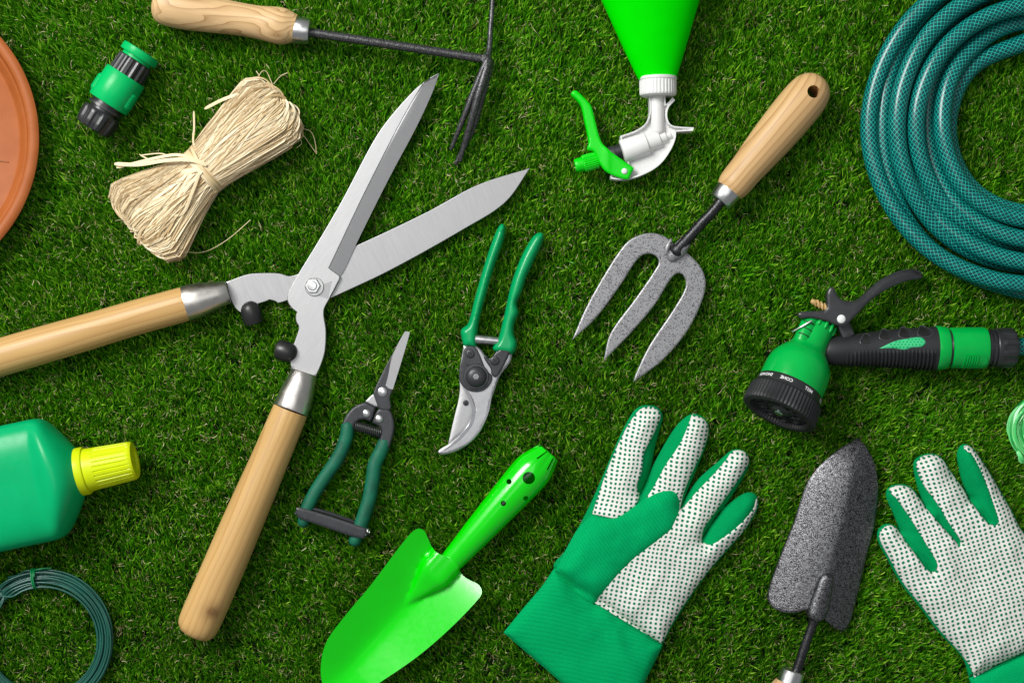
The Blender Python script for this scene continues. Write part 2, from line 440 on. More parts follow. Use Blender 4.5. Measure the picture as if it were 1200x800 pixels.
def dotted(name, angle, pitch, stag=0.):
    t = NT(name)
    wn = t.node('ShaderNodeTexNoise', Scale=30.0, Detail=1.0); t.link(t.coord(), wn.inputs['Vector'])
    va = t.node('ShaderNodeVectorMath', _operation='MULTIPLY_ADD'); t.link(wn.outputs['Color'], va.inputs[0]); va.inputs[1].default_value = (.006,) * 3; t.link(t.coord(), va.inputs[2])
    vr = t.node('ShaderNodeVectorRotate', _rotation_type='Z_AXIS', Angle=angle); t.link(va.outputs[0], vr.inputs['Vector'])
    sp = t.n.new('ShaderNodeSeparateXYZ'); t.link(vr.outputs[0], sp.inputs[0]); p = pitch * S
    gy = t.math('DIVIDE', sp.outputs[1], p * .95); row = t.math('FLOOR', gy); sh = t.math('MULTIPLY', t.math('FLOORED_MODULO', row, 2.0), stag)
    gx = t.math('ADD', t.math('DIVIDE', sp.outputs[0], p * 1.04), sh)
    fx = t.math('SUBTRACT', t.math('FRACT', gx), .5); fy = t.math('MULTIPLY', t.math('SUBTRACT', t.math('FRACT', gy), .5), .93)
    r = t.math('SQRT', t.math('ADD', t.math('MULTIPLY', fx, fx), t.math('MULTIPLY', fy, fy)))
    r = t.math('ADD', r, t.math('MULTIPLY', t.math('SUBTRACT', t.noise(1200, 2), .5), .12))
    dot = t.ramp(r, [(.245, (1,) * 3), (.315, (0,) * 3)])
    wv = t.noise(1300, 3, .7); n2 = t.noise(500, 2)
    wh = t.ramp(wv, [(.25, (.56, .56, .51)), (.7, (.86, .85, .80))])
    t.set(Base__Color=t.mix(dot, wh, (.0, .17, .08)), Roughness=.9); t.b.inputs['Specular IOR Level'].default_value = .08
    t.bump(t.math('MULTIPLY_ADD', dot, .9, wv), .5, .0005); M[name] = t.m
dotted('dotted_cotton', .16, 5.4); dotted('dotted_cotton_b', -.30, 5.4)

# ================================================================== camera, light, ground
cam = bpy.data.cameras.new('camera'); co = bpy.data.objects.new('camera', cam); COL.objects.link(co)
co.location = (0, 0, CAMH); cam.sensor_width = 36; cam.lens = 36 * CAMH / (1200 * S); cam.clip_end = 50; cam.clip_start = .05
SC.camera = co
SC.view_settings.view_transform = 'Standard'; SC.view_settings.look = 'None'; SC.view_settings.exposure = 0; SC.view_settings.gamma = 1
SC.cycles.use_denoising = True
W = bpy.data.worlds.new('World'); SC.world = W; W.use_nodes = True
W.node_tree.nodes['Background'].inputs[0].default_value = (.95, .98, 1, 1); W.node_tree.nodes['Background'].inputs[1].default_value = .25
def area(name, loc, aim, size, power, col=(1, 1, 1), sy=None):
    l = bpy.data.lights.new(name, 'AREA'); l.energy = power; l.size = size; l.color = col
    if sy: l.shape = 'RECTANGLE'; l.size_y = sy
    o = bpy.data.objects.new(name, l); COL.objects.link(o); o.location = loc
    o.rotation_euler = (Vector(aim) - Vector(loc)).to_track_quat('-Z', 'Y').to_euler(); return o
area('softbox', (-1.55, 1.40, 2.2), (-.05, 0, 0), 1.3, 119, (1, .985, .96))
area('top_softbox', (-.1, .25, 2.5), (0, 0, 0), 1.3, 8, (1, 1, 1))

# lawn base
g = G(); g.add([(-1900, -1900, -26), (3100, -1900, -26), (3100, 2700, -26), (-1900, 2700, -26)], [(0, 1, 2, 3)])
t = NT('turf_backing'); t.set(Base__Color=t.ramp(t.noise(300, 5, .7), [(.35, (.008, .03, .003)), (.7, (.03, .06, .012))]), Roughness=.95); M['turf_backing'] = t.m
me = finish_mesh('ground', g, t.m, 1, (0, 0, 0)); o = bpy.data.objects.new('ground', me); COL.objects.link(o); o['kind'] = 'structure'

def grass():
    U = S
    def blades(N, x0, x1, y0, y1, thatch=False):
        # tufts: blades share a root patch and a lean
        nt = max(1, N // (3 if thatch else 6))
        tx = rng.uniform(x0, x1, nt); ty = rng.uniform(y0, y1, nt)
        # lean field drifts slowly over the lawn
        fa = 1.62 + .38 * np.sin(tx / 170 + 1.3) * np.cos(ty / 210) - .25 * np.clip((tx - 600) / 600, -1, 1)
        ta = fa + rng.normal(0, .34, nt)
        idx = rng.integers(0, nt, N)
        sg = 3.5 if thatch else 3.6
        rx = tx[idx] + rng.normal(0, sg, N); ry = ty[idx] + rng.normal(0, sg, N)
        if thatch:
            a = rng.uniform(0, 2 * np.pi, N); L = rng.uniform(2, 8.5, N); top = rng.uniform(-9, .5, N) ; bot = top - rng.uniform(0, 3, N); w = rng.uniform(.14, .30, N)
            lean = L; bend = rng.normal(0, .9, N)
        else:
            a = ta[idx] + rng.normal(0, .42, N); h = rng.uniform(.0, 1, N) 
            top = -8 + 10.0 * h ** .8 + rng.normal(0, .8, N); top = np.minimum(top, 3.0)
            tall = (rng.random(N) < .035) & (np.hypot(rx + 132, ry - 163) > 185); top = np.where(tall, top + rng.uniform(2, 6.5, N), top)
            bot = np.full(N, -20.0); w = rng.uniform(.5, 1.08, N)
            lean = rng.gamma(6.5, 1.1, N) * 1.0 + 2.5; bend = rng.normal(0, .18, N)
        lv = np.array([0, .4, .74, 1.0]); ww = np.array([.85, 1.0, .86, 0])
        if thatch: lv = np.array([0, .35, .7, 1.0]); ww = np.array([.8, 1, 1, 0])
        V = np.zeros((N, 7, 3)); tw = rng.normal(0, .75, N)
        for i in range(4):
            s = lv[i]
            hz = (s ** 1.7 if not thatch else s); vz = (1 - (1 - s) ** 1.5) if not thatch else s
            aa = a + bend * s
            cx = rx + np.cos(aa) * lean * hz; cy = ry - np.sin(aa) * lean * hz; cz = bot + (top - bot) * vz
            # width direction: horizontal, rolled a little about the blade
            px, py = -np.sin(aa), -np.cos(aa); hw = w * ww[i]; cr = np.cos(tw); sr = np.sin(tw)
            if i < 3:
                V[:, 2*i, 0] = cx + px * hw * cr; V[:, 2*i, 1] = cy + py * hw * cr; V[:, 2*i, 2] = cz + hw * sr
                V[:, 2*i+1, 0] = cx - px * hw * cr; V[:, 2*i+1, 1] = cy - py * hw * cr; V[:, 2*i+1, 2] = cz - hw * sr
            else: V[:, 6, 0] = cx; V[:, 6, 1] = cy; V[:, 6, 2] = cz
        return V
    parts = [(blades(NB, -45, 1245, -45, 845), 0), (blades(NT_, -45, 1245, -45, 845, True), 1)]
    for (x0, x1, y0, y1) in ((-420, -45, -330, 1130), (1245, 1620, -330, 1130), (-45, 1245, -330, -45), (-45, 1245, 845, 1130)):
        ar = (x1 - x0) * (y1 - y0) / (1290 * 890)
        parts += [(blades(int(NB * ar * .5), x0, x1, y0, y1), 0), (blades(int(NT_ * ar * .4), x0, x1, y0, y1, True), 1)]
    V = np.concatenate([p[0] for p in parts]); mat = np.concatenate([np.full(len(p[0]), p[1], np.int32) for p in parts])
    N = len(V); P = V.reshape(-1, 3).copy()
    P[:, 0] = (P[:, 0] - 600) * U; P[:, 1] = (400 - P[:, 1]) * U; P[:, 2] *= U
    b = (np.arange(N) * 7)[:, None]
    loops = np.concatenate([b + np.array([[0, 1, 3, 2]]), b + np.array([[2, 3, 5, 4]]), b + np.array([[4, 5, 6]])], axis=1).astype(np.int32)
    starts = (np.arange(N) * 11)[:, None] + np.array([[0, 4, 8]])
    me = bpy.data.meshes.new('grass'); me.vertices.add(N * 7); me.vertices.foreach_set('co', P.astype(np.float32).ravel())
    me.loops.add(N * 11); me.loops.foreach_set('vertex_index', loops.ravel())
    me.polygons.add(N * 3); me.polygons.foreach_set('loop_start', starts.astype(np.int32).ravel())
    me.polygons.foreach_set('material_index', np.repeat(mat, 3).astype(np.int32)); me.polygons.foreach_set('use_smooth', np.ones(N * 3, bool))
    me.update(calc_edges=True); me.validate()
    t = NT('grass_blade'); gi = t.n.new('ShaderNodeNewGeometry'); rd = gi.outputs['Random Per Island']
    c = t.ramp(rd, [(0, (.014, .085, .0)), (.3, (.036, .20, .002)), (.62, (.085, .38, .005)), (.85, (.19, .54, .012)), (1, (.42, .74, .06))])
    c = t.mix(t.math('MULTIPLY', t.math('SUBTRACT', t.noise(9, 3), .4), .9), c, (.05, .12, .006))
    t.set(Base__Color=c, Roughness=.38); t.b.inputs['Specular IOR Level'].default_value = .22
    tr = t.node('ShaderNodeBsdfTranslucent'); t.link(t.mix(.0, c, c), tr.inputs['Color'])
    mx = t.node('ShaderNodeMixShader', Fac=.25); t.link(t.b.outputs[0], mx.inputs[1]); t.link(tr.outputs[0], mx.inputs[2])
    t.link(mx.outputs[0], t.n['Material Output'].inputs['Surface'])
    t2 = NT('grass_thatch'); gi = t2.n.new('ShaderNodeNewGeometry')
    t2.set(Base__Color=t2.ramp(gi.outputs['Random Per Island'], [(0, (.10, .07, .02)), (.5, (.30, .26, .09)), (1, (.66, .60, .33))]), Roughness=.5)
    me.materials.append(t.m); me.materials.append(t2.m)
    o = bpy.data.objects.new('grass', me); COL.objects.link(o); o['kind'] = 'stuff'; o['label'] = 'short green artificial turf grass with tan thatch fibres'; o['category'] = 'grass'
NB, NT_ = 400000, 46000
grass()

# ================================================================== terracotta saucer
g = G(); C0 = (-132, 163)
lathe(g, (C0[0], C0[1], 0), (0, 0, 1), [(1, 144), (3, 150), (20, 170), (20.3, 176), (22, 178.6), (24.5, 178.8), (26.5, 176.5), (27.4, 173), (27.2, 169), (26, 166.9), (24, 166), (17, 162.6), (16.2, 160.2), (15.4, 159.4), (8, 153.6), (5.4, 151.4), (4.4, 148.5), (4.4, 60), (4.4, 1)], 220)
tr = Thing('plant_saucer', 'round terracotta coloured plant saucer cut off at the left edge', 'saucer', C0, 20)
dish = tr.part('dish', g, M['terracotta'], ang=30)
g = G(); tube(g, [(-40, 182, 4.4), (-18, 185, 4.6), (5, 188.5, 4.4)], .9, 8)
plastic('mould_mark', (.30, .10, .03), .5); tr.part('moulding_mark', g, M['mould_mark'])

# ================================================================== hose connector (top left)
t = Thing('hose_connector', 'small green and black hose connector lying loose beside the raffia bundle', 'hose fitting', (136, 106), 22)
D = np.array((-.54, .842, -.0)); A0 = np.array((163.5, 64.5, 22.5))
def along(a, s): return tuple(np.array(a) + 0)  # kept for readability
g = G(); lathe(g, A0, D, [(-5.5, 8), (-5.5, 21.5), (-4.5, 23), (2.5, 23.3), (4, 22.6), (4.2, 18.5), (7, 18.3), (8.5, 18.3)], 64); t.part('flange', g, M['fitting_green'])
g = G(); lathe(g, A0, D, [(7.5, 17), (8, 19.6), (9.2, 20.6), (28, 21.0), (33, 21)], 120, rfn=ribbed(D, 15, .035, 9.1, 40), sub=3); t.part('threaded_collar', g, M['black_plastic'], ang=25)
g = G(); lathe(g, A0, D, [(29, 20), (29, 24.4), (30.2, 25.2), (48, 25.6), (67, 25.2), (68.6, 24.2), (68.8, 20)], 72, rfn=lambda s, o: 1 + 0 * o[:, 0]); body = t.part('body', g, M['fitting_green'])
nrm = np.array((.842, .54, 0))
for sgn in (1, -1):
    g = G()
    P0 = A0 + nrm * sgn * 20.4 + np.array((0, 0, 4))
    # grip pad: rounded slab with fine ribs bulging from the side of the body
    lathe(g, P0 + D * 42, D, [(0, 1), (0, 5.0), (2, 6.6), (18, 6.6), (21, 5.2), (24, 2.6), (24.5, .5)], 32, flatk=1.45, rfn=lambda s, o: 1 + (.07 if (4 < s < 22 and int(s * .8) % 2) else 0) + 0 * o[:, 0], sub=.62)
    t.part('grip_pad', g, M['fitting_green'], body, ang=20)
g = G(); lathe(g, A0, D, [(66, 15), (68, 18.5), (72, 18.5), (72.5, 21.2), (76, 21.4), (76.5, 17), (79.5, 17)], 56); t.part('neck_ring', g, M['black_plastic'])
g = G(); lathe(g, A0, D, [(79, 17), (79.3, 21.6), (81, 22.8), (96, 22.0), (101.5, 20.2), (103, 18.6), (103.2, 12), (100, 11), (99, 10)], 120, rfn=ribbed(D, 9, .045, 82, 102), sub=2.5); t.part('locking_nut', g, M['black_plastic'], ang=25)

# ================================================================== raffia bundle
t = Thing('raffia_bundle', 'tied bundle of pale natural raffia strands with loose ends', 'raffia', (245, 198), 26)
ax0 = np.array((321., 126.)); ax1 = np.array((170., 262.)); axd = (ax1 - ax0) / np.linalg.norm(ax1 - ax0); axn = np.array((-axd[1], axd[0])); AL = np.linalg.norm(ax1 - ax0)
# the section of the bundle along its axis: half width, half height; centre line bends slightly
def sec(u):
    w = np.interp(u, [-.06, 0, .08, .25, .40, .52, .58, .70, .85, .95, 1.02, 1.08], [44, 47, 45, 39, 33, 28, 28, 36, 48, 57, 60, 57])
    h = np.interp(u, [-.06, 0, .1, .3, .52, .58, .75, .95, 1.08], [15, 20, 23, 24, 20, 20, 26, 24, 17]); return w, h
cb_off = lambda u: 5 * math.sin(u * 3.1)
def bp(u, a, r, extra=0):
    w, h = sec(u); p = ax0 + axd * (u * AL) + axn * (w * r * math.cos(a) + 0)
    return (p[0], p[1], 25 + (h * r + extra) * math.sin(a))
g = G()
us = np.linspace(.0, .97, 24)
rings(g, [tuple(ax0 + axd * u * AL) + (25,) for u in us], [tuple(axd) + (0,)] * 24, [sec(u)[0] * .76 * (1 if 1 < i < 22 else .6) for i, u in enumerate(us)], 32, .42)
core = g
def ribbon(g, pts, w, roll=0):
    """flat strand: thin two-sided strip with a slight fold"""
    P = np.array(pts); T = np.gradient(P, axis=0); T /= np.maximum(np.linalg.norm(T, axis=1, keepdims=True), 1e-6)
    n = len(P); V = []; 
    for i in range(n):
        sidev = np.cross(T[i], (0, 0, 1.0)); L = np.linalg.norm(sidev); sidev = sidev / L if L > .05 else np.array((1., 0, 0))
        upv = np.cross(sidev, T[i]); r = roll[i] if hasattr(roll, '__len__') else roll
        sd = sidev * math.cos(r) + upv * math.sin(r); ww = w * (1 if 0 < i < n - 1 else .55); nn = np.cross(sd, T[i])
        V += [P[i] - sd * ww, P[i] + nn * ww * .18, P[i] + sd * ww]
    F = []; UV = []; s = np.concatenate([[0], np.cumsum(np.linalg.norm(np.diff(P, axis=0), axis=1))])
    for i in range(n - 1):
        for j in (0, 1):
            F.append((3*i + j, 3*i + j + 1, 3*i + j + 4, 3*i + j + 3)); UV.append([(s[i], j/2), (s[i], (j+1)/2), (s[i+1], (j+1)/2), (s[i+1], j/2)])
    g.add(V, F, UV)
R = random.Random(5)
for k in range(1700):
    a = R.uniform(-.35, math.pi + .35); r = R.uniform(.86, 1.04); da = R.gauss(0, .30); dr = R.gauss(0, .02)
    u0 = R.uniform(-.06, .03) if R.random() < .8 else R.uniform(.0, .45); u1 = R.uniform(.97, 1.06) if R.random() < .8 else R.uniform(.6, .95)
    if u1 - u0 < .3: continue
    n = 15; pts = []; ph = R.uniform(0, 6); am = R.uniform(0, .05)
    for i in range(n):
        q = i / (n - 1); u = u0 + (u1 - u0) * q
        loc = a + da * math.cos(q * 3.1) + am * math.sin(q * 9 + ph)
        e = min(q, 1 - q); fold = 1 if e > .06 else .86 + 2.3 * e
        pts.append(bp(u, loc, (r + dr * math.sin(q * 7 + ph)) * fold))
    aa = a - math.pi / 2
    ribbon(g, pts, R.choice((.35, .45, .6, .8, 1.1, 1.6)), [math.cos(a) * -.7 + R.gauss(0, .35)] * n)
# folded hanks at both ends
for end in (0, 1):
    for k in range(110):
        a = R.uniform(0, math.pi); b_ = min(math.pi, max(0, a + R.gauss(0, .5))); r = R.uniform(.55, 1.0); ue = (-.05 if end == 0 else 1.05) + R.gauss(0, .012); s = 1 if end == 0 else -1
        pts = [bp(ue + s * .12, a, r), bp(ue + s * .05, a, r * .98), bp(ue, a * .8 + b_ * .2, r * .86), bp(ue - s * .012, (a + b_) / 2, r * .6), bp(ue, a * .2 + b_ * .8, r * .4), bp(ue + s * .05, b_, r * .3)]
        pts = [tuple(q) for q in dense3(pts, 4)]
        ribbon(g, pts, R.uniform(.8, 1.9), R.uniform(-.8, .8))
t.part('strands', g, M['raffia'], ang=80)
g = G()
for k in range(13):
    u = .535 + R.gauss(0, .012) ; tl = R.gauss(0, .018); off = R.uniform(0, 2)
    pts = []
    for i in range(19):
        a = -.5 + (math.pi + 1.0) * i / 18; w, h = sec(u); uu = u + tl * math.cos(a)
        p = ax0 + axd * (uu * AL) + axn * ((w + .8 + off) * math.cos(a)); pts.append((p[0], p[1], 25 + (h + 1.8 + off) * math.sin(a)))
    ribbon(g, pts, 2.3, [0] * 19) if False else ribbon(g, pts, 1.7, [-math.cos(-.5 + (math.pi + 1) * i / 18) * 0 for i in range(19)])
t.part('tie_band', g, M['raffia'], ang=80)
g = G()
tails = [([(246, 196, 48), (228, 190, 50), (200, 190, 47), (165, 194, 38), (134, 192, 26)], 2.3), ([(244, 194, 47), (215, 184, 47), (190, 186, 42), (160, 192, 34), (136, 196, 24)], 1.8),
         ([(240, 200, 48), (200, 206, 44), (165, 216, 38), (130, 218, 26)], 2.6), ([(240, 200, 47), (205, 210, 46), (170, 222, 40), (135, 226, 28)], 2.0),
         ([(243, 200, 48), (225, 220, 50), (205, 240, 49), (199, 250, 48), (206, 254, 49), (218, 252, 48), (228, 232, 50), (238, 205, 49)], 1.8),
         ([(238, 190, 44), (228, 168, 34), (227, 150, 24), (224, 128, 10)], 1.1), ([(282, 112, 40), (262, 118, 34), (239, 127, 22)], 2.0),
         ([(232, 206, 48), (212, 222, 48), (196, 236, 46)], 1.6), ([(236, 210, 48), (222, 226, 50), (208, 244, 49), (214, 262, 46)], 1.2),
         ([(150, 222, 40), (165, 240, 46), (178, 250, 46), (182, 262, 44)], 1.6), ([(180, 190, 38), (165, 182, 26), (162, 180, 20)], .8), ([(200, 184, 40), (188, 180, 28), (163, 181, 18)], .7)]
for p, w in tails:
    g = G(); ribbon(g, [tuple(q) for q in dense3(p, 5)], w, .2); t.part('loose_strand', g, M['raffia'], ang=80)
fib = [[(300, 98, 22), (303, 84, 12), (308, 80, 8), (314, 90, 8), (320, 104, 8), (326, 112, 10)], [(303, 96, 16), (301, 86, 8), (297, 80, 5)], [(318, 96, 8), (326, 86, 5), (334, 82, 4)],
       [(338, 140, 20), (350, 148, 10), (362, 152, 6), (367, 166, 4), (368, 178, 3)], [(342, 142, 16), (356, 160, 8), (367, 176, 4)], [(347, 158, 22), (352, 166, 14), (346, 172, 14)],
       [(212, 294, 6), (235, 294, 4), (262, 280, 4), (290, 256, 3)], [(137, 232, 12), (130, 240, 6), (134, 248, 5)]]
for p in fib:
    g = G(); tube(g, p, .5, 5, step=3, round_ends=False); t.part('loose_fibre', g, M['raffia'], ang=80)

# ================================================================== cultivator
t = Thing('hand_cultivator', 'hand cultivator with grained wooden handle, black shaft and thin bent prongs', 'cultivator', (350, 35), 26)
D = np.array((.986, .165, 0.)); D /= np.linalg.norm(D)
g = G(); P0 = np.array((177.5, 5.0, 24.))
lathe(g, P0, D, smooth_profile([(0, .3), (1.2, 8), (5, 16), (12, 20.5), (24, 22.5), (45, 22.8), (70, 21.3), (100, 19.4), (125, 19.3), (143, 21), (152, 21.5), (160, 20.4), (168, 17.2), (171.3, 16)], 2.5), 56)
wood('wood_cultivator', -math.atan2(D[1], D[0]), (.68, .46, .235), (.34, .185, .07), 15, (.0, -.004, -.026), .45, 1.6)
t.part('handle', g, M['wood_cultivator'])
g = G(); F0 = np.array((346.5, 35.0, 24.)); D2 = np.array((.99, .10, -.02)); lathe(g, F0, D2, [(-2, 13.5), (-2, 15.5), (-1, 16), (14, 15.2), (16, 14.6), (16.4, 13.6), (16, 5), (15, 4)], 48)
fe = t.part('ferrule', g, M['ferrule_zinc'])
g = G(); lathe(g, (355, 42, 34), (0, .35, 1), [(-2, 2.2), (0, 2.4), (1.6, 2.2), (1.8, .2)], 16); t.part('crimp', g, M['dark_steel'], fe)
g = G(); tube(g, [(358, 37, 24), (400, 43.5, 24), (480, 55.5, 24), (569, 69, 23)], 5.3, 20, smooth=False, round_ends=False); t.part('shaft', g, M['graphite_rod'])
for pts, rr in (([(571, 68, 22), (573.5, 55, 18), (575, 30, 12), (577, 0, 9), (578, -40, 8), (577, -70, 2)], [4.5, 3.6, 3.3, 3.0, 3, 1.5]), ([(572, 70, 24), (569, 76, 25), (558, 100, 22), (545, 132, 16), (528, 172, 4)], [5, 4.6, 4.2, 3.8, 2.4]),
                ([(573, 71, 22), (571, 78, 26), (561, 110, 26), (551, 145, 18), (538, 186, 4)], [5, 5, 4.8, 4.3, 2.8]), ([(575, 71, 17), (573, 80, 18), (565, 112, 17), (554, 148, 13), (533.5, 189, 2)], [4.6, 4.6, 4.2, 4, 2.6])):
    g = G(); tube(g, pts, rr, 14); t.part('tine', g, M['graphite_rod'])
g = G(); lathe(g, (568, 69, 23), (0, 0, 1), [(-6, 4), (-5, 5.6), (3, 5.8), (5, 4.5), (5.6, 1)], 20); t.part('weld', g, M['graphite_rod'])

# ================================================================== hedge shears
t = Thing('hedge_shears', 'open hedge shears with long steel blades and two wooden handles', 'shears', (367, 335), 16)
low = [(622, 196, 1), (592, 237), (544, 268), (456, 317), (388, 349, 1), (360, 352), (336, 352, 1), (325, 355), (322, 353), (315, 351, 1), (311, 353), (302, 356), (292, 362), (281, 366), (270, 352), (264, 330, 1), (290, 321), (310, 319.5), (327, 320), (340, 323), (360, 316, 1), (402, 292), (420, 286), (500, 248), (560, 216)]
g = G(); plate(g, low, 7, 11, 7, .8); t.part('lower_blade', g, M['blade_steel_low'], ang=25)
up = [(514.5, 85.5, 1), (500, 94), (485, 106), (454, 141), (436, 168), (400, 236), (372, 284), (347, 325), (337, 345), (337, 353), (341, 360), (348, 366, 1), (346.5, 371), (347, 377), (349.5, 381, 1), (350, 385), (346, 398), (341, 412), (340, 425), (342, 433, 1), (357, 437), (370, 441, 1), (377, 425), (381, 410), (382, 387), (379.5, 364), (386, 350, 1), (399, 325, 1), (398, 323, 1), (385.5, 314, 1), (440, 201), (494.5, 101)]
g = G(); plate(g, up, 11.8, 16, 7, .8); ub = t.part('upper_blade', g, M['blade_steel'], ang=25)
bev = [(514.5, 85.5, 1), (494.5, 101), (440, 201), (385.5, 314, 1), (398, 323, 1), (402, 318), (420, 280), (456, 208), (488, 148), (507, 107)]
ridge = dense([(494.5, 101), (440, 201), (385.5, 314)], 4, False)
g = G(); sheet(g, dense(bev, 2.5), lambda x, y, d: 15.6 - .17 * segdist(ridge, x, y, False), flat(12), 5); t.part('ground_edge', g, M['bevel_steel'], ub, ang=25)
g = G(); sheet(g, dense([(372, 336, 1), (389, 329, 1), (384, 350, 1), (368, 345, 1)], 3), flat(16.25), flat(15.5), 5); t.part('pivot_patch', g, M['bevel_steel'], ub)  # thin patch of darker steel beside the pivot nut
metal('washer_steel', (.5, .5, .5), .3)
g = G(); lathe(g, (368.5, 336, 16), (0, 0, 1), [(-.5, 11), (1.2, 11), (1.8, 10.4), (1.9, 5)], 40); t.part('washer', g, M['washer_steel'])
g = G(); lathe(g, (367, 335, 17.5), (0, 0, 1), [(0, 9.4), (4.6, 9.4), (5.8, 8.4), (5.9, 5)], 6); nut = t.part('nut', g, M['bolt_steel'], ang=20)
g = G(); lathe(g, (367, 335, 18), (0, 0, 1), [(0, 5.4), (6.6, 5.4), (7.6, 4.7), (7.8, 2), (7.8, .1)], 28); t.part('bolt', g, M['bolt_steel'])
# ferrules: round at the wood, pinched where they grip the tang
for (pa, pb, ra, rb) in (((219, 355.5), (267, 342), 21, 13.5), ((341.5, 479), (356.5, 437), 21.5, 15.5)):
    a = np.array(pa + (19,)); b = np.array(pb + (14,)); d = b - a; L = np.linalg.norm(d)
    g = G(); lathe(g, a, d, [(-1.5, ra - 2), (-1.5, ra - .4), (0, ra), (L * .35, ra - 1.2), (L * .75, rb + 1.8), (L - 1, rb + .5), (L, rb - .3), (L, 2)], 56); t.part('ferrule', g, M['ferrule_steel'])
def hold(pts, rs, name, ang, knot=None, seed=0.):
    wood(name, ang, (.58, .365, .14), (.43, .235, .08), 5, (0, -.022 + seed, -.05), .40, 1.2, knot, .2)
    C = dense3([p + (r,) for p, r in zip(pts, rs)], 5); T = np.gradient(C[:, :3], axis=0)
    g = G(); rings(g, C[:, :3], T, C[:, 3], 56); return g
g = hold([(219.5, 355.5, 19), (214, 357, 19), (160, 372, 19), (100, 390, 20), (50, 404.5, 21), (0, 419, 21), (-35, 429, 21), (-48, 433, 21), (-53, 434.5, 21), (-55, 435, 21)], [20, 20.3, 20.5, 21.3, 22, 22.3, 22.8, 22, 18.5, 12], 'wood_left', math.radians(16.2), seed=.004)
t.part('handle', g, M['wood_left'])

kl = to_world(253, 712, 42, t.k)
g = hold([(341, 480, 19), (338.6, 486, 19), (318, 535, 20), (287, 607, 22), (258, 675, 23), (236, 725, 23.5), (231, 736, 23.5), (228.5, 741, 23.5), (227.5, 743, 23.5)], [20.5, 21, 22, 23.8, 24.6, 24.4, 22.6, 18, 12], 'wood_right', math.radians(66.5), knot=(kl[0] - t.loc[0], kl[1] - t.loc[1], kl[2] - t.loc[2]), seed=-.003)
t.part('handle', g, M['wood_right'])
for a, b in (((297, 378, 13), (291.5, 353, 20)), ((325, 409, 15), (348, 415, 19))):
    a = np.array(a, float); b = np.array(b, float); d = b - a; L = np.linalg.norm(d)
    g = G(); lathe(g, a, d, [(0, 9), (.3, 11), (2, 12), (L * .45, 12.2), (L * .7, 11), (L * .85, 8.6), (L * .96, 4.8), (L, .4)], 36); t.part('rubber_stop', g, M['rubber_bump'])

# ================================================================== spray bottle
t = Thing('spray_bottle', 'bright green spray bottle lying upside down with white spray head', 'spray bottle', (772, 100), 30)
D = np.array((-.083, -.9965, .10)); D /= np.linalg.norm(D)
g = G(); P0 = np.array((771, 91.5, 25.))
lathe(g, P0, D, smooth_profile([(0, 20), (0.5, 22.4), (6, 25.0), (40, 38.2), (92, 57.5), (118, 67), (140, 73), (165, 75), (300, 74), (330, 72), (340, 62), (342, 20)], 6), 72, flatk=.62)
t.part('bottle', g, M['neon_green'])
Dh = np.array((.012, 1, 0)); g = G()
lathe(g, (771.4, 89.5, 24), Dh, [(0, 20), (0, 21.6), (.8, 22.4), (3.4, 22.4), (4, 21.6), (20, 21.4), (21.5, 20.8), (22.5, 19), (22.6, 6)], 160, rfn=ribbed(Dh, 32, .016, 4.2, 21), sub=1.4); t.part('collar', g, M['white_plastic'], ang=25)
head = [(760.7, 111, 1), (761.8, 128), (760, 138), (755, 146), (744, 153), (727, 159, 1), (730, 173), (736, 191, 1), (727, 200), (716, 204.5, 1), (716.5, 209), (737, 209.5), (758, 202.5), (774, 192), (786, 176), (792, 162), (792.5, 154, 1), (812.5, 153, 1), (813.5, 149, 1), (796, 148), (787, 146), (783, 140), (782.3, 131), (785, 124), (791.5, 117, 1), (788.5, 113.5, 1), (783, 120), (780.5, 122, 1), (780, 111, 1)]
oh = dense(head, 2.0)
g = G(); sheet(g, oh, lambda x, y, d: 21.5 + 5.5 * np.clip((2.6 - d) / .8, 0, 1), flat(6), 2.2, inset=(1.0, 1.85, 2.65)); hd = t.part('spray_head', g, M['white_plastic'], ang=40)
g = G(); tube(g, [(770.5, 108, 22), (771.5, 152, 22)], 8.2, 28, smooth=False); t.part('neck_tube', g, M['white_plastic'], hd)
B = np.array((730., 177, 22)); Db = np.array((.94, -.32, 0)); g = G()
lathe(g, B, Db, [(-1, 9), (0, 13.4), (1, 14), (30, 13.2), (31, 10.6), (46, 9.6), (47, 7), (54, 6.4), (55, 4), (60, 3.6), (61, 1)], 48); t.part('pump_barrel', g, M['white_plastic'], hd)
g = G(); lathe(g, (699, 187, 21), (.95, -.36, .02), [(0, 7), (16, 7.4), (17, 9.5), (20, 9.8), (24, 9.6), (25, 8.6), (37, 8.4)], 36); t.part('plunger', g, M['black_plastic'])
Dn = np.array((-.955, .28, 0)); g = G(); lathe(g, (701.5, 186, 21), Dn, [(0, 6), (0, 8.6), (1.2, 9.8), (17.5, 9.9), (18.5, 9.4), (19, 8.5), (26.5, 8.3), (28, 7.6), (28.2, 5), (24, 4.4)], 120, rfn=ribbed(Dn, 26, .035, 1, 18), sub=1.6); t.part('nozzle_cap', g, M['neon_trigger'], ang=25)
trg = [(669.6, 110.5), (671, 106.8), (675, 106), (678, 108), (691, 121.5), (694, 128), (704.5, 166), (714, 176), (727, 186), (743, 197, 1), (736.5, 210.5, 1), (729, 209.5), (711, 202), (704, 194), (699, 184), (695, 177), (689, 175.5), (688, 173), (690, 167), (685, 141), (681, 124), (676, 117)]
cr = dense([(672, 109), (688, 126), (697, 168), (710, 184), (735, 203)], 3, False)
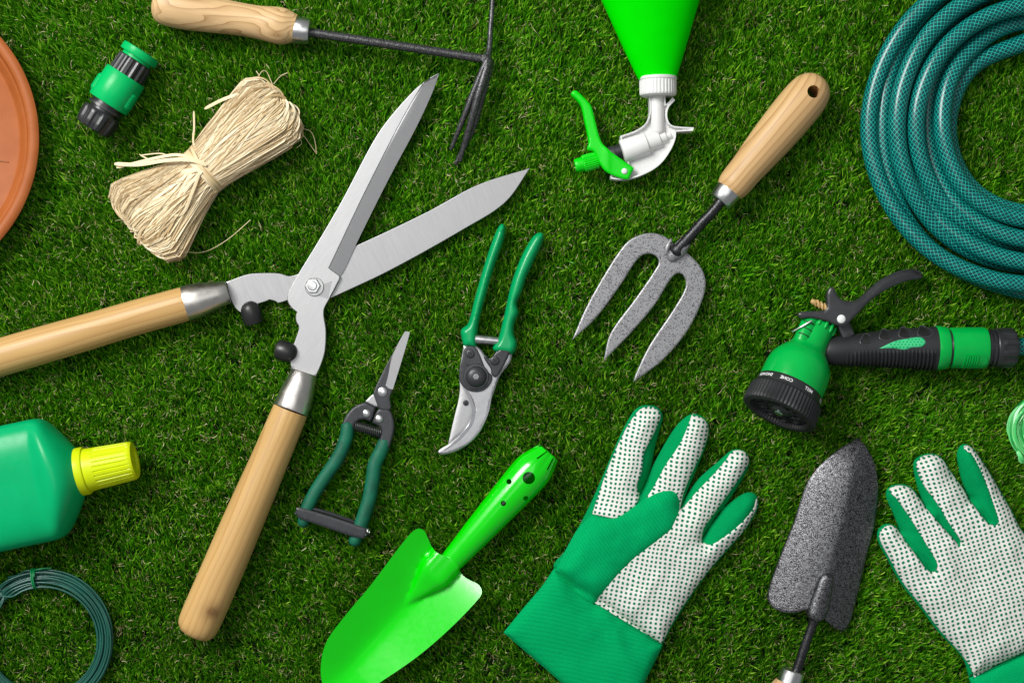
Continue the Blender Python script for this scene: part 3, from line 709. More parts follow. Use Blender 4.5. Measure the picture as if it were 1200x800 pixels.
g = G(); sheet(g, dense(trg, 2), lambda x, y, d: 33 - 1.6 * np.clip(1 - d / 2.2, 0, 1) ** 2 - 3.0 * np.clip((720 - x) / 50, 0, 1) + 1.2 * np.exp(-((x - 711) / 5) ** 2), lambda x, y, d: 28 - 12 * np.clip((705 - x) / 10, 0, 1), 2.6); t.part('trigger', g, M['neon_trigger'], ang=40)
g = G(); rivet(g, 731.6, 201, 33.2, 3.6, 1.6); t.part('pivot_pin', g, M['white_plastic'])

# ================================================================== hand fork
t = Thing('hand_fork', 'three tined hand fork with hammered silver head and pale wooden handle', 'garden fork', (800, 290), 20)
D = np.array((.638, -.770, .0)); P0 = np.array((853.5, 224, 24.))
g = G(); lathe(g, P0, D, smooth_profile([(-1, 15.4), (2, 17), (8, 19), (17, 19.8), (30, 20.2), (50, 22), (75, 24), (105, 25.6), (130, 26), (146, 25), (158, 21.6), (166, 15.5), (170, 8.5), (171.2, .5)], 2.5), 56)
wood('wood_fork', math.atan2(.770, .638), (.62, .40, .185), (.36, .19, .07), 6, (0, .03, -.02), .42, .8)
hn = t.part('handle', g, M['wood_fork'])
gc = G(); lathe(gc, (948.5, 111.5, -20), (0, 0, 1), [(0, 7.4), (90, 7.4)], 32); boolean(hn, [(gc, t.k, t.loc)])
g = G(); lathe(g, P0 + np.array((.3, 0, 0)), -D, [(-2.5, 13), (-2.5, 15.8), (-1, 16.2), (15, 14.8), (16.5, 13.6), (16.8, 5)], 48); t.part('ferrule', g, M['ferrule_zinc'])
g = G(); tube(g, [(846, 234, 24), (836, 247, 23), (822, 262, 19), (808, 278, 15), (800, 287, 14), (794, 294, 13)], [6, 6, 6.4, 6.6, 7.6, 9], 20); t.part('shaft', g, M['hammer_rod'])
fo = [(671, 398, 1), (688, 359), (713, 315), (733, 286), (745, 277), (762, 272.5), (779, 276), (790, 285), (800, 291), (812, 301), (823, 314), (828, 332), (823, 354), (806, 388), (777, 422), (743, 447.5, 1), (746, 438), (762, 405), (790, 363), (804, 338), (804, 326), (797, 319.5), (788, 325), (767, 358), (737, 393), (708, 422.5, 1), (716, 391), (746, 349), (768, 317), (773, 306), (768, 298.5), (757, 297), (747, 304), (728, 333), (698, 373)]
g = G(); sheet(g, dense(fo, 2.2), lambda x, y, d: 11.6 - .8 * np.clip(1 - d / 1.0, 0, 1), lambda x, y, d: 6.5 - 0 * d, 3.5); t.part('fork_head', g, M['hammer_silver'], ang=40)
g = G(); tube(g, [(803, 284, 15), (796, 293, 14.5), (788, 300.5, 12.5)], [7.5, 9, 6.5], 20, flatk=.75); t.part('socket', g, M['hammer_silver'])
g = G(); tube(g, [(787, 281, 12), (783, 289, 12.5), (781, 297, 12)], [2.2, 3.4, 2.2], 12); t.part('weld_bead', g, M['hammer_silver'])

# ================================================================== garden hose
HC = (1210, 152); turns = [  # (top, left, bottom) as (radius, height)
    ((128, 33), (110, 31), (107, 31)), ((107, 11), (97, 11), (97, 11)), ((150, 12), (127, 12), (128, 11)),
    ((142, 35), (139, 33), (131, 33)), ((172, 12), (150, 12), (150, 11)), ((171, 35), (161, 30), (156, 33)), ((198, 13), (176, 11), (171, 11)), ((195, 37), (190, 14), (181, 32)), ((216, 12), (191, 36) if False else (205, 11), (191, 11))]
turns = [((107, 11), (96, 11), (97, 11)), ((129, 12), (107, 29), (107, 31)), ((150, 12), (121, 12), (130, 33)), ((143, 35), (139, 31), (132, 11)),
         ((173, 12), (149, 11), (156, 33)), ((172, 36), (161, 32), (158, 11)), ((195, 34), (190, 15), (182, 32)), ((203, 12), (173, 11), (190, 12))]
pts = []
for i, (a, b, c) in enumerate(turns):
    # y is down: top is angle -90, left 180, bottom 90 ; go top -> left -> bottom -> right
    mid = lambda p, q, f=.5: (p[0] * (1 - f) + q[0] * f, p[1] * (1 - f) + q[1] * f)
    seq = [(-90, a), (-135, mid(a, b, .55)), (-180, b), (-225, mid(b, c)), (-270, c)]
    for ang, (r, z) in seq: pts.append((HC[0] + r * math.cos(math.radians(ang)), HC[1] + r * math.sin(math.radians(ang)), z))
    if i < len(turns) - 1:
        na = turns[i + 1][0]
        for ang, f in ((-315, .3), (-360, .55), (-405, .8)):
            r, z = mid(c, na, f); pts.append((HC[0] + r * math.cos(math.radians(ang)), HC[1] + r * math.sin(math.radians(ang)), z + 1))
pts += [(1290, 322, 12), (1360, 318, 12), (1410, 350, 12), (1395, 396, 14), (1330, 408, 18), (1260, 406, 22), (1215, 406, 23), (1187, 406, 23)]
g = G(); tube(g, pts, 10.4, 22, step=5, round_ends=False, rfn=None)
single('garden_hose', g, M['hose'], 'coiled dark teal garden hose with pale braided netting', 'hose', HC, 22, 60)

# ================================================================== spray gun
t = Thing('spray_gun', 'green and black multi pattern hose spray gun with trigger lever', 'spray gun', (960, 410), 26)
D = np.array((-.45, .885, .29)); D /= np.linalg.norm(D); H0 = np.array((960., 382, 18.))
bell = smooth_profile([(0, 20.5), (10, 20.6), (26, 20.8), (33, 23.5), (41, 30), (52, 36.2), (64, 38.4), (80, 38.6), (86, 38.3)], 2.5)
g = G(); lathe(g, H0, D, [(-3, 17), (-1, 20)] + bell, 72); bd = t.part('body', g, M['gun_green'])
# raised channel and teeth at the neck
g = G()
for k in range(6):
    a = math.radians(-58 + k * 24); d0 = D; u_ = np.cross((0, 0, 1.), d0); u_ /= np.linalg.norm(u_); v_ = np.cross(d0, u_)
    p = H0 + (u_ * math.sin(-a) + v_ * math.cos(a)) * 20.6 + d0 * -1
    lathe(g, p - d0 * 3, d0, [(0, 1.2), (.3, 2), (8, 2), (10, 1.4), (11, .2)], 12)
t.part('neck_teeth', g, M['gun_green'], bd)
u_ = np.cross((0, 0, 1.), D); u_ /= np.linalg.norm(u_); v_ = np.cross(D, u_)
if v_[2] < 0: v_ = -v_
lft = u_ if u_[0] < 0 else -u_
g = G(); b0 = H0 + v_ * 12 + lft * 13
tube(g, [tuple(b0 + D * s) for s in (0, 14, 30)], [9.5, 9.5, 8.8], 24, smooth=False); t.part('side_rib', g, M['gun_green'], bd)
g = G()
for s in (9, 17, 25):
    q = [b0 + D * s + (lft * math.sin(a) + v_ * math.cos(a)) * 9.6 for a in np.linspace(-.6, .9, 8)]; tube(g, [tuple(p) for p in q], .55, 6)
t.part('rib_mark', g, M['slot'], bd)
g = G(); tube(g, [(948, 376, 44), (938, 382, 43), (927, 388.5, 36)], 1.2, 8); t.part('wire_clip', g, M['wire_steel'])
g = G(); lathe(g, H0, D, [(83, 36), (83.5, 39.2), (84.5, 39.8), (94, 40.6), (95, 41)], 96); dl = t.part('dial_band', g, M['black_plastic'])
g = G(); lathe(g, H0, D, [(93.5, 38), (94, 41.4), (97, 43.2), (116, 44.2), (118.5, 43.6), (119.5, 42), (119.6, 36.5), (118, 35), (112, 34), (110, 33.5)], 240, rfn=ribbed(D, 60, .0115, 96, 118.6), sub=2.2, cap1=False); rg = t.part('dial_ring', g, M['black_rubber'], dl, ang=20)
# face plate with its spray openings
g = G(); lathe(g, H0, D, [(104, 34.4), (112, 34.2), (113, 32), (113.4, 31), (113.4, 12), (115.4, 11), (116.4, 9), (116.6, .1)], 72); fp = t.part('face_plate', g, M['dark_lever'], dl)
g = G()
for k in range(8):
    a = k * math.pi / 4 + .3; p = H0 + (u_ * math.cos(a) + v_ * math.sin(a)) * 22.5
    lathe(g, p, D, [(111, 7.2), (115.2, 7.2), (115.8, 6.6), (115.8, 5.4), (113.9, 5.2), (113.8, .1)], 24)
t.part('spray_opening', g, M['black_rubber'], fp)
metal('face_screw', (.35, .5, .42), .25); g = G(); lathe(g, H0, D, [(115, 5.6), (118, 5.6), (119.4, 4.4), (119.8, .1)], 24); t.part('screw', g, M['face_screw'], fp)
# lettering wrapped round the dial band (read from the other side)
def band_text(txt, ang, size=5.4):
    c = bpy.data.curves.new('t', 'FONT'); c.body = txt; c.size = size; c.align_x = 'CENTER'; c.resolution_u = 2; c.offset = .12
    o = bpy.data.objects.new('t', c); COL.objects.link(o); bpy.context.view_layer.update()
    me = bpy.data.meshes.new_from_object(o.evaluated_get(bpy.context.evaluated_depsgraph_get()))
    g = G(); V = []
    for v in me.vertices:
        a = ang + (v.co.x) / 40.4 * 1.0; s = 90.8 - v.co.y * 1.0
        rad = v_ * math.cos(a) + lft * math.sin(a)
        V.append(H0 + D * s + rad * (39.85 + (s - 84.5) * .085 + .35))
    g.add(V, [tuple(p.vertices) for p in me.polygons]); bpy.data.objects.remove(o); bpy.data.meshes.remove(me); bpy.data.curves.remove(c)
    t.part('lettering', g, M['lettering'], dl)
for w, a in (('SHOWER', 1.08), ('CONE', .36), ('MIST', -.36), ('JET', -1.02)): band_text(w, a)
# handle
hp = [(962, 409, 22), (970, 411, 22), (1000, 410, 22.5), (1044, 408, 23), (1080, 408, 24), (1098, 408, 24.5)]; hr = [10, 15.5, 18.5, 22, 24.6, 25.6]
P = dense3([a + (b,) for a, b in zip(hp, hr)], .9); T = np.gradient(P[:, :3], axis=0); T /= np.linalg.norm(T, axis=1, keepdims=True)
X = P[:, 0]
cnt = [0]
def gripfn(s, off):
    i = cnt[0]; cnt[0] += 1; x = X[min(i, len(X) - 1)]
    m = np.clip((off[:, 1] + .02 - (.25 if x < 1000 else .12)) * 6, 0, 1) * np.clip((x - 985) / 12, 0, 1) * (x < 1092)
    return 1 + m * (.05 if (x % 4.4) < 2.2 else -.06)
g = G(); rings(g, P[:, :3], T, P[:, 3], 72, .93, rfn=gripfn); tube(g, [(959, 408, 21), (966, 410, 22)], [9, 13], 32); hd = t.part('handle', g, M['black_rubber'], ang=50)
# raised black triangles along the handle top; recess shade put into their colour
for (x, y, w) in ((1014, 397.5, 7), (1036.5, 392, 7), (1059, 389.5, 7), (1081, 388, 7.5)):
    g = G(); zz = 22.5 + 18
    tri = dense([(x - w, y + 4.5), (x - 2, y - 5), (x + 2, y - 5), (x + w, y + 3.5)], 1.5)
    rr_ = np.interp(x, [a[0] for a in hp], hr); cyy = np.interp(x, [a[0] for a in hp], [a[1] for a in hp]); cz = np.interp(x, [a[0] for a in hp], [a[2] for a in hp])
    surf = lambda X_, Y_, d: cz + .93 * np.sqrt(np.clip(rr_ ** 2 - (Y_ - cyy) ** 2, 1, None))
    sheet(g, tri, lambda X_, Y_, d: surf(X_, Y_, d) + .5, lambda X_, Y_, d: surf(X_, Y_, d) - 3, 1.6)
    fr = t.part('recess_shade', g, M['slot'], hd)
    g = G(); q = np.array(tri + tri[:1]); q = (q - q[:-1].mean(0)) * 1.12 + q[:-1].mean(0)
    tube(g, [(a, b, float(surf(a, b, 0))) for a, b in q], .8, 8, step=1.5, round_ends=False); t.part('recess_rim', g, M['grip_rim'], fr)
def hsurf(X_, Y_):
    rr_ = np.interp(X_, [a[0] for a in hp], hr); cyy = np.interp(X_, [a[0] for a in hp], [a[1] for a in hp]); cz = np.interp(X_, [a[0] for a in hp], [a[2] for a in hp])
    return cz + .93 * np.sqrt(np.clip(rr_ ** 2 - (Y_ - cyy) ** 2, 1, None))
pad = dense([(1027, 408, 1), (1044, 400), (1060, 396.5), (1074, 395), (1079, 398), (1079.5, 402), (1075, 406), (1064, 407), (1056, 409.5), (1044, 408)], 1.8)
g = G(); sheet(g, pad, lambda x, y, d: hsurf(x, y) + .3 + 1.0 * np.clip(d / 1.2, 0, 1), lambda x, y, d: hsurf(x, y) - 2, 2); gp = t.part('palm_pad', g, M['pad_green'], hd)
g = G()
for i in range(10):
    for j in range(4):
        x = 1040 + i * 4.1 + (j % 2) * 2; y = 397.6 + j * 2.9
        if inside(pad, np.array([x]), np.array([y]))[0] and segdist(pad, np.array([x]), np.array([y]))[0] > 1.1:
            lathe(g, (x, y, float(hsurf(x, y)) + 1.0), (0, 0, 1), [(0, 1.15), (.8, 1.1), (.9, .1)], 8)
t.part('pad_dot', g, M['fitting_green'], gp)
EX = np.array((1., 0, 0)); HZ = (1098, 407.5, 24.5)
g = G(); lathe(g, HZ, EX, [(-1.5, 20), (-1.5, 25.6), (0, 26), (10, 25), (12, 24), (12.3, 18)], 64); t.part('end_ring', g, M['gun_green'])
g = G(); lathe(g, HZ, EX, [(11, 17), (12, 20.5), (15, 21.5), (17, 20)], 48); t.part('seal_ring', g, M['black_plastic'])
g = G(); lathe(g, HZ, EX, [(15.4, 19), (15.4, 22.5), (16.4, 23.8), (36, 24.4), (54, 24.4), (57, 23.6), (57.5, 20)], 72); cn = t.part('connector', g, M['gun_green'])
cp = dense([(1126, 416.5, 1), (1143, 415.5), (1150, 419), (1152, 424), (1148, 430), (1141, 431.5), (1125, 431.5, 1)], 1.5)
cs = lambda y: 24.5 + np.sqrt(np.clip(24.3 ** 2 - (y - 407.5) ** 2, 0.5, None))
g = G(); sheet(g, cp, lambda x, y, d: cs(y) + 1.2 + 1.4 * np.where((x < 1143) & (d > 1.6), 1.0 * ((x % 2.9) < 1.5), .9 - .6 * np.clip(d / 4, 0, 1)), lambda x, y, d: cs(y) - 3 - 0 * d, .9); t.part('grip_pad', g, M['gun_green'], cn, ang=30)
g = G(); lathe(g, HZ, EX, [(56, 17), (57, 21), (61, 21), (61.5, 20), (62.5, 20), (63, 22.3), (66, 22.3), (66.5, 20), (68, 20)], 56); t.part('neck_ring', g, M['black_plastic'])
g = G(); lathe(g, HZ, EX, [(67.5, 19), (67.8, 22), (69, 22.8), (74, 23), (88, 22.3), (91, 20.8), (92, 19), (92.2, 12), (90, 10.6)], 120, rfn=ribbed(EX, 10, .035, 75, 91), sub=2.2); t.part('locking_nut', g, M['black_plastic'], ang=25)
# lever, link, pin
lev = [(934, 371), (933.5, 368), (937, 365.6), (950, 364.8), (963, 364.5, 1), (966.5, 361), (967, 345), (970, 338), (973.5, 337), (979, 347), (986, 352.5), (996.5, 353), (1005, 350), (1017.5, 338.5), (1035, 326), (1052.6, 318), (1068, 315), (1078, 316), (1083.5, 320), (1081, 326), (1068, 328), (1052.6, 333), (1035, 341), (1017.5, 353), (1004, 366), (994, 376), (988, 381.5), (981, 382), (965, 376), (947.5, 372.7), (936, 372.9)]
ol = dense(lev, 2)
lowz = lambda x, y, d: 42 - 22 * np.clip((x - 1000) / 80, 0, 1) ** 1.2
hi = dense([(967, 345), (986, 352.5), (1005, 350), (1035, 326), (1068, 315), (1083, 319)], 2, False)
g = G(); sheet(g, ol, lambda x, y, d: lowz(x, y, d) - 1.2 * np.clip(1 - d / 1.5, 0, 1) - 5.5 * np.clip(1 - segdist(hi, x, y, False) / 5, 0, 1) * np.clip((x - 985) / 15, 0, 1), lambda x, y, d: lowz(x, y, d) - 14, 2.5); t.part('trigger_lever', g, M['dark_lever'], ang=40)
g = G(); plate(g, [(979, 378, 1), (993, 372, 1), (1001, 392, 1), (988, 398, 1)], 20, 31, 4); t.part('link', g, M['dark_lever'])
g = G(); rivet(g, 983, 374, 41.8, 5.2, 2.4); t.part('pivot_pin', g, M['lettering'])
g = G(); q = [(953 + 1.1 * i * .75 + 0, 354.5 + i * .42 + 4.2 * math.sin(i * 1.25), 36 + 4.2 * math.cos(i * 1.25)) for i in range(18)]; tube(g, q, 1.1, 8, step=2, transport=True); tube(g, [(951, 353.5, 36), (967, 362, 36)], 3.2, 16); t.part('brass_spring', g, M['brass_coil'])

# ================================================================== pale green twine
t = Thing('twine_hank', 'hank of shiny pale green garden twine cut off at the right edge', 'twine', (1232, 504), 18)
g = G(); R = random.Random(3)
for k in range(210):
    ph = R.uniform(0, 6.28); rr = R.uniform(30, 47.5); zz = R.uniform(4, 30); fr = 17 - abs(rr - 39) * 1.0
    zz = 17 + math.copysign(min(abs(zz - 17), max(fr, 2)), zz - 17); am = R.uniform(0, 2.5); n = 46; a0 = R.uniform(0, 6.28); span = R.uniform(3, 6.2)
    pts = []
    for i in range(n):
        a = a0 + span * i / (n - 1); r = rr + am * math.sin(2 * a + ph) + .8 * math.sin(5 * a + ph)
        pts.append((1232 + r * math.cos(a) * 1.0, 503.5 + r * math.sin(a) * .86, zz + 1.5 * math.sin(3 * a + ph)))
    ribbon(g, pts, R.uniform(.7, 1.6), R.uniform(-.9, .9))
t.part('strands', g, M['pale_twine'], ang=80)
g = G()
for p in ([(1190, 528, 26), (1194, 536, 28), (1199, 541, 24), (1206, 543, 18)], [(1193, 531, 27), (1196, 540, 22), (1204, 538, 24), (1212, 536, 20)]): ribbon(g, [tuple(q) for q in dense3(p, 2)], 2.4, .3)
t.part('loose_end', g, M['pale_twine'], ang=80)

# ================================================================== gloves
def fbm(x, y, sc, seed): return np.array([noise.noise((a / sc, b / sc, seed)) for a, b in zip(x, y)])
def glove(name, label, at, sil, webs, whites, thumb, cuff, folds, seed, mats, greens=()):
    t = Thing(name, label, 'glove', at, 16)
    so = dense(sil, 3)
    def hz(x, y, d=None):
        dd = segdist(so, x, y)
        h = 3.5 + 15.5 * (1 - np.exp(-dd / 8.0)) + 3.2 * (1 - np.exp(-dd / 30))
        for w in webs: h -= 6.5 * np.exp(-(segdist(w, x, y, False) / 3.2) ** 2)
        h += 3.0 * fbm(x, y, 34, seed) + 1.2 * fbm(x, y, 12, seed + 5)
        for (fx, fy, ang, ln, wd, am) in folds:
            c, s = math.cos(ang), math.sin(ang); a = (x - fx) * c + (y - fy) * s; b = -(x - fx) * s + (y - fy) * c
            h += am * np.exp(-(a / ln) ** 2 - (b / wd) ** 2)
        return h
    g = G(); sheet(g, so, lambda x, y, d: hz(x, y), lambda x, y, d: 1.5 + 0 * d, 4); t.part('back_panel', g, M['cotton_side'], label='green cotton back and finger sides', ang=60)
    g = G()
    for wsh in whites:
        wo = dense(wsh, 2.5)
        sheet(g, wo, lambda x, y, d: hz(x, y) + .35 + 1.3 * np.clip(d / 2.5, 0, 1) ** .5, lambda x, y, d: hz(x, y) - 2.5, 3)
    pl = t.part('palm_panel', g, M[mats[0]], label='white cotton with green grip dots', ang=60)
    def stitches(line, z0, closed=True, gap=4.2):
        g = G(); q = dense(line, gap, closed)
        for i in range(0, len(q) - 1):
            a, b = np.array(q[i]), np.array(q[i + 1]); c = a + (b - a) * .55
            zz = z0(np.array([a[0], c[0]]), np.array([a[1], c[1]])); tube(g, [(a[0], a[1], zz[0]), (c[0], c[1], zz[1])], .42, 5, smooth=False)
        return g
    t.part('seam', stitches(whites[0], lambda x, y: hz(x, y) + .8), M['stitch'], pl)
    if thumb:
        to = dense(thumb, 3)
        f = lambda x, y, d: np.maximum(hz(x, y), 8) + .8 + 6.8 * (1 - np.exp(-d / 6)) + 1.0 * fbm(x, y, 20, seed + 9)
        g = G(); sheet(g, to, f, lambda x, y, d: hz(x, y) - 3, 4); t.part('thumb', g, M[mats[1]], label='plain green thumb folded over the palm', ang=60)
    # cuff
    ct = dense(cuff, 3); seamline = cuff[0:3] if len(cuff) else None
    sl = dense([p[:2] for p in cuff[:3]], 3, False)
    def cz(x, y, d):
        ds = segdist(sl, x, y, False); dd = segdist(ct, x, y)
        return 5.5 + 11.5 * (1 - np.exp(-dd / 6)) - 1.5 * np.exp(-ds / 5) + 3.6 * fbm(x, y, 40, seed + 2) + 2.0 * fbm(x, y, 15, seed + 3) * np.exp(-ds / 35) + sum(am * np.exp(-(((x - fx) * math.cos(an) + (y - fy) * math.sin(an)) / ln) ** 2 - ((-(x - fx) * math.sin(an) + (y - fy) * math.cos(an)) / wd) ** 2) for (fx, fy, an, ln, wd, am) in folds)
    g = G(); sheet(g, ct, cz, lambda x, y, d: .8 + 0 * d, 4); cf_o = t.part('cuff', g, M[mats[2]], ang=60)

    zc = lambda x, y: cz(x, y, None) + .5
    ins = lambda P, k: [(p[0] + (cxy[0] - p[0]) * k, p[1] + (cxy[1] - p[1]) * k) for p in P]
    cxy = np.mean([p[:2] for p in cuff], axis=0)
    t.part('seam', stitches(ins(cuff[:3], .035), zc, False, 3.6), M['stitch'], cf_o)
    t.part('hem_stitch', stitches(ins(cuff[4:7], .05), zc, False, 3.6), M['stitch'], cf_o)
    return t
sil = [(650, 668), (663, 646), (678, 620), (695, 586), (712, 547), (728, 510), (743, 483), (751, 476.5), (762, 475), (772, 478), (778, 487), (775.5, 499), (769, 524), (764, 548), (758, 566), (752, 578, 1), (757, 568), (767, 545), (788, 508), (800, 493), (812, 485.5), (824, 488), (832, 498), (831, 515), (818, 549), (806, 578), (800, 594, 1), (806, 582), (820, 562), (844, 541), (860, 528), (873, 528.5), (880, 538), (878, 551), (861, 579), (844, 604), (828, 625), (824, 633, 1), (831, 622), (844, 602), (865, 584), (880, 577.5), (889, 582), (890, 597), (873, 624), (852, 648), (831, 672), (810, 702), (793, 728), (777, 757, 1), (735, 728), (700, 703)]
f1 = [(694, 602, 1), (703, 575), (716, 541), (731, 508), (744.5, 486), (754, 477.5), (767, 477.5), (775, 486), (771, 499), (763, 515), (755, 531), (752, 553), (746.5, 570), (750, 579), (745, 592, 1), (724, 606), (705, 604)]
f2 = [(752, 590, 1), (764, 574), (780, 545), (797, 519), (811.6, 486.5, 1), (823, 489.5), (831, 499), (828, 519), (814, 549), (802, 577), (798, 597, 1), (775, 600)]
f34 = [(776, 755.5, 1), (735, 730), (696, 706, 1), (700, 690), (722, 670), (750, 640), (780, 605), (801, 596, 1), (818, 575), (839, 553.5), (852, 538.6), (860.5, 529), (873, 529.5), (879.5, 539), (873, 552), (856, 576), (839, 600), (825, 620), (823.5, 635, 1), (832, 638), (852, 626), (873, 608), (884, 595), (888.5, 584), (890, 590), (888, 597), (872, 623), (851, 646), (830, 671), (808, 701), (791, 727)]
th = [(693, 603, 1), (706, 606), (724, 604), (750, 588), (770, 576), (786, 573.5), (794.5, 580), (797, 596), (791, 611), (784, 622), (750, 648), (720, 677), (696, 709, 1), (675, 693), (651, 669, 1), (663, 646), (678, 620)]
cf = [(650, 667, 1), (699, 705), (778, 757.5, 1), (757, 800), (730, 862, 1), (660, 803), (590, 743, 1), (612, 716), (634, 690)]
glove('garden_glove', 'left glove of the pair, palm up with plain green thumb folded across', (700, 660), sil, [], [f1, f2, f34], th, cf,
      [(700, 730, .9, 30, 9, -3.5), (722, 745, 1.0, 26, 8, 3.0), (741, 762, 1.0, 26, 8, -3.5), (690, 640, -.9, 60, 12, 2.0), (760, 690, -.95, 50, 6, 1.6)], 3.3, ('dotted_cotton', 'cotton_palm_green', 'cotton_cuff'))
sil = [(1139, 795, 1), (1132, 774), (1103, 742), (1081, 713), (1060, 687), (1042, 655), (1031.5, 634), (1032, 622), (1041, 615), (1052, 617), (1058, 624, 1), (1049, 601), (1041.5, 584), (1043.5, 573), (1056, 568), (1070, 571), (1081, 584), (1087, 594, 1), (1079, 574), (1074, 552), (1074, 542), (1081, 535), (1096, 532), (1107, 537), (1119, 556), (1131, 571), (1139, 583, 1), (1131, 565), (1127, 548), (1125, 532), (1129, 523), (1136, 521), (1146, 528), (1161, 550), (1176, 575), (1190, 600), (1200, 620), (1222, 640), (1252, 650), (1278, 668), (1288, 686), (1278, 698), (1256, 706), (1262, 738, 1), (1200, 768)]
wmain = [(1144, 795, 1), (1133, 773), (1104, 740), (1082, 711), (1061, 685), (1043, 653), (1033, 633), (1033.5, 623), (1042, 616), (1051, 618), (1062, 633), (1074, 651), (1086, 667), (1093, 669), (1097, 663), (1096, 657), (1082, 633), (1067, 608), (1050, 583), (1044, 577), (1046, 572), (1056, 569), (1069, 572.5), (1080, 585), (1092, 603), (1109, 622), (1124, 638.5, 1), (1125, 634), (1112, 614), (1096, 587), (1082, 566), (1075.5, 545), (1082, 536), (1096, 533), (1106, 537.5), (1116, 551), (1131, 573), (1146, 598), (1157, 612), (1165, 614.5), (1169, 611), (1166, 598), (1159, 577), (1150, 555), (1140, 534), (1131, 525), (1136, 522), (1145, 529), (1160, 551), (1175, 576), (1189, 601), (1199, 621), (1222, 642), (1252, 652), (1277, 669), (1286, 686), (1277, 697), (1254, 705), (1260, 737, 1), (1200, 767)]
cf = [(1139, 796, 1), (1200, 768), (1264, 738, 1), (1285, 772), (1312, 812, 1), (1240, 848), (1172, 878, 1), (1152, 835)]
glove('garden_glove', 'right glove cut off by the frame, dotted palm up with fingers spread', (1150, 700), sil, [[(1062, 633), (1093, 669)], [(1100, 608), (1124, 637)], [(1140, 585), (1160, 612)]], [wmain], None, cf,
      [(1110, 655, 1.1, 60, 8, 1.6), (1160, 640, .3, 30, 8, 1.5), (1150, 690, .5, 50, 9, -1.8), (1185, 650, 1.2, 40, 8, 1.8), (1140, 730, .9, 50, 10, 1.5), (1175, 735, -.4, 40, 9, -1.5)], 8.1, ('dotted_cotton_b', 'cotton_palm_green', 'cotton_cuff_b'))

# ================================================================== black trowel
t = Thing('hand_trowel', 'black and silver hammered metal trowel with narrow ridged blade', 'trowel', (967, 640), 16)
bl = [(1007.6, 513, 1), (986, 525), (969, 538), (956, 552), (945.6, 569), (932, 610), (912.6, 660.5), (902, 693), (902, 706), (911, 715), (928, 717), (946, 713), (958, 718), (968, 727), (981, 737), (991, 740), (998, 732), (1006, 706), (1017, 656.7), (1027, 618), (1031, 579), (1027, 548), (1017, 525)]
rl = [(1007.6, 514), (996, 560), (982, 620), (966, 680), (955, 722)]
rlv = dense(rl, 4, False)
def tz(x, y, d):
    r = segdist(rlv, x, y, False); left = (x < np.interp(y, [q[1] for q in rl], [q[0] for q in rl]))
    tt = 1 - np.exp(-np.clip(y - 511, 0, None) / 26)
    rs = np.sqrt(r * r + 36) - 6
    return 5.5 + tt * (21 - rs * np.where(left, .22, .44) - .0030 * rs * rs)
g = G(); sheet(g, dense(bl, 2.5), lambda x, y, d: tz(x, y, d) - .8 * np.clip(1 - d / 1.5, 0, 1), lambda x, y, d: tz(x, y, d) - 3.2, 3.0); t.part('blade', g, M['hammer_black'], ang=45)
g = G(); soc = dense([(957, 678), (962, 671), (970, 670), (975, 676), (972, 700), (966, 722), (957, 727), (947, 723), (944, 716), (950, 697)], 2)
sheet(g, soc, lambda x, y, d: tz(x, y, d) + 5.5 * np.sqrt(np.clip(1 - (1 - np.clip(d / 8, 0, 1)) ** 2, 0, 1)), lambda x, y, d: tz(x, y, d) - 6, 2.2); t.part('socket', g, M['hammer_black'], ang=50)
g = G(); tube(g, [(957, 718, 20), (952, 730, 20), (944, 752, 20), (936, 776, 20), (930, 792, 20)], [8, 5.6, 5.6, 5.8, 5.8], 20); t.part('shaft', g, M['hammer_rod'])
D = np.array((-.33, .944, 0)); P0 = np.array((929, 784, 20.)); g = G()
lathe(g, P0, D, [(-.3, 6), (0, 13.2), (1, 14.2), (15, 14.8), (17, 15)], 48); t.part('ferrule', g, M['ferrule_zinc'])
g = G(); lathe(g, P0 + D * 15.5, D, smooth_profile([(0, 15.5), (6, 18.5), (16, 19.8), (35, 20.2), (60, 22), (100, 24.5), (130, 24.5), (148, 20), (155, 11), (157, .5)], 3), 48)
wood('wood_trowel', math.atan2(-.944, -.33), (.62, .41, .21), (.40, .23, .10), 4, (0, .03, -.02), .42, .8); t.part('handle', g, M['wood_trowel'])

# ================================================================== bright green trowel
t = Thing('hand_trowel', 'one piece bright green scoop trowel with holes in its hollow handle', 'trowel', (480, 690), 18)
bl = [(489, 618), (497, 620), (501.5, 629), (507, 641), (516, 647), (528, 652), (537, 660), (541, 672), (552, 679), (561, 683), (565, 691), (560, 700), (529, 732.5), (491, 766), (446, 798), (424, 812), (402, 821), (384, 817), (376.5, 800), (376, 777), (383, 751), (401, 725), (435, 684), (476, 630)]
aD = np.array((.665, -.747)); a0 = np.array((530., 656.)); vl = [(516, 664), (480, 704), (440, 757), (402, 818)]
vln = dense(vl, 5, False)
def gz(x, y, d):
    # a trough: deepest along the centre line, edges turned up; the ridge running in from the handle tapers out
    r = segdist(vln, x, y, False); s = (x - 480) * .665 - (y - 704) * .747   # + toward handle
    q = -(x - 480) * .747 * -1 * 0 + ((x - 480) * .747 + (y - 704) * .665)   # + to the right of the axis
    z = 6 + .40 * np.sqrt(q * q + 60) + .0004 * q * q
    k = np.clip((s + 60) / 130, 0, 1); z = z + 4 * k * k * (3 - 2 * k)
    wd = np.clip(1.5 + (s + 6) * .27, 1.5, 15); hgt = np.clip((s + 8) * .42, 0, 20)
    qq = np.clip(np.abs(q) / (wd * 1.45), 0, 1); z = z + hgt * np.where(qq < .8, np.sqrt(1 - qq ** 2), .6 * ((1 - qq) / .2) ** 1.3) * (s > -8)
    z = z - 5.0 * np.clip((-s - 105) / 40, 0, 1) * np.clip(np.abs(q) / 40, 0, 1)
    return z
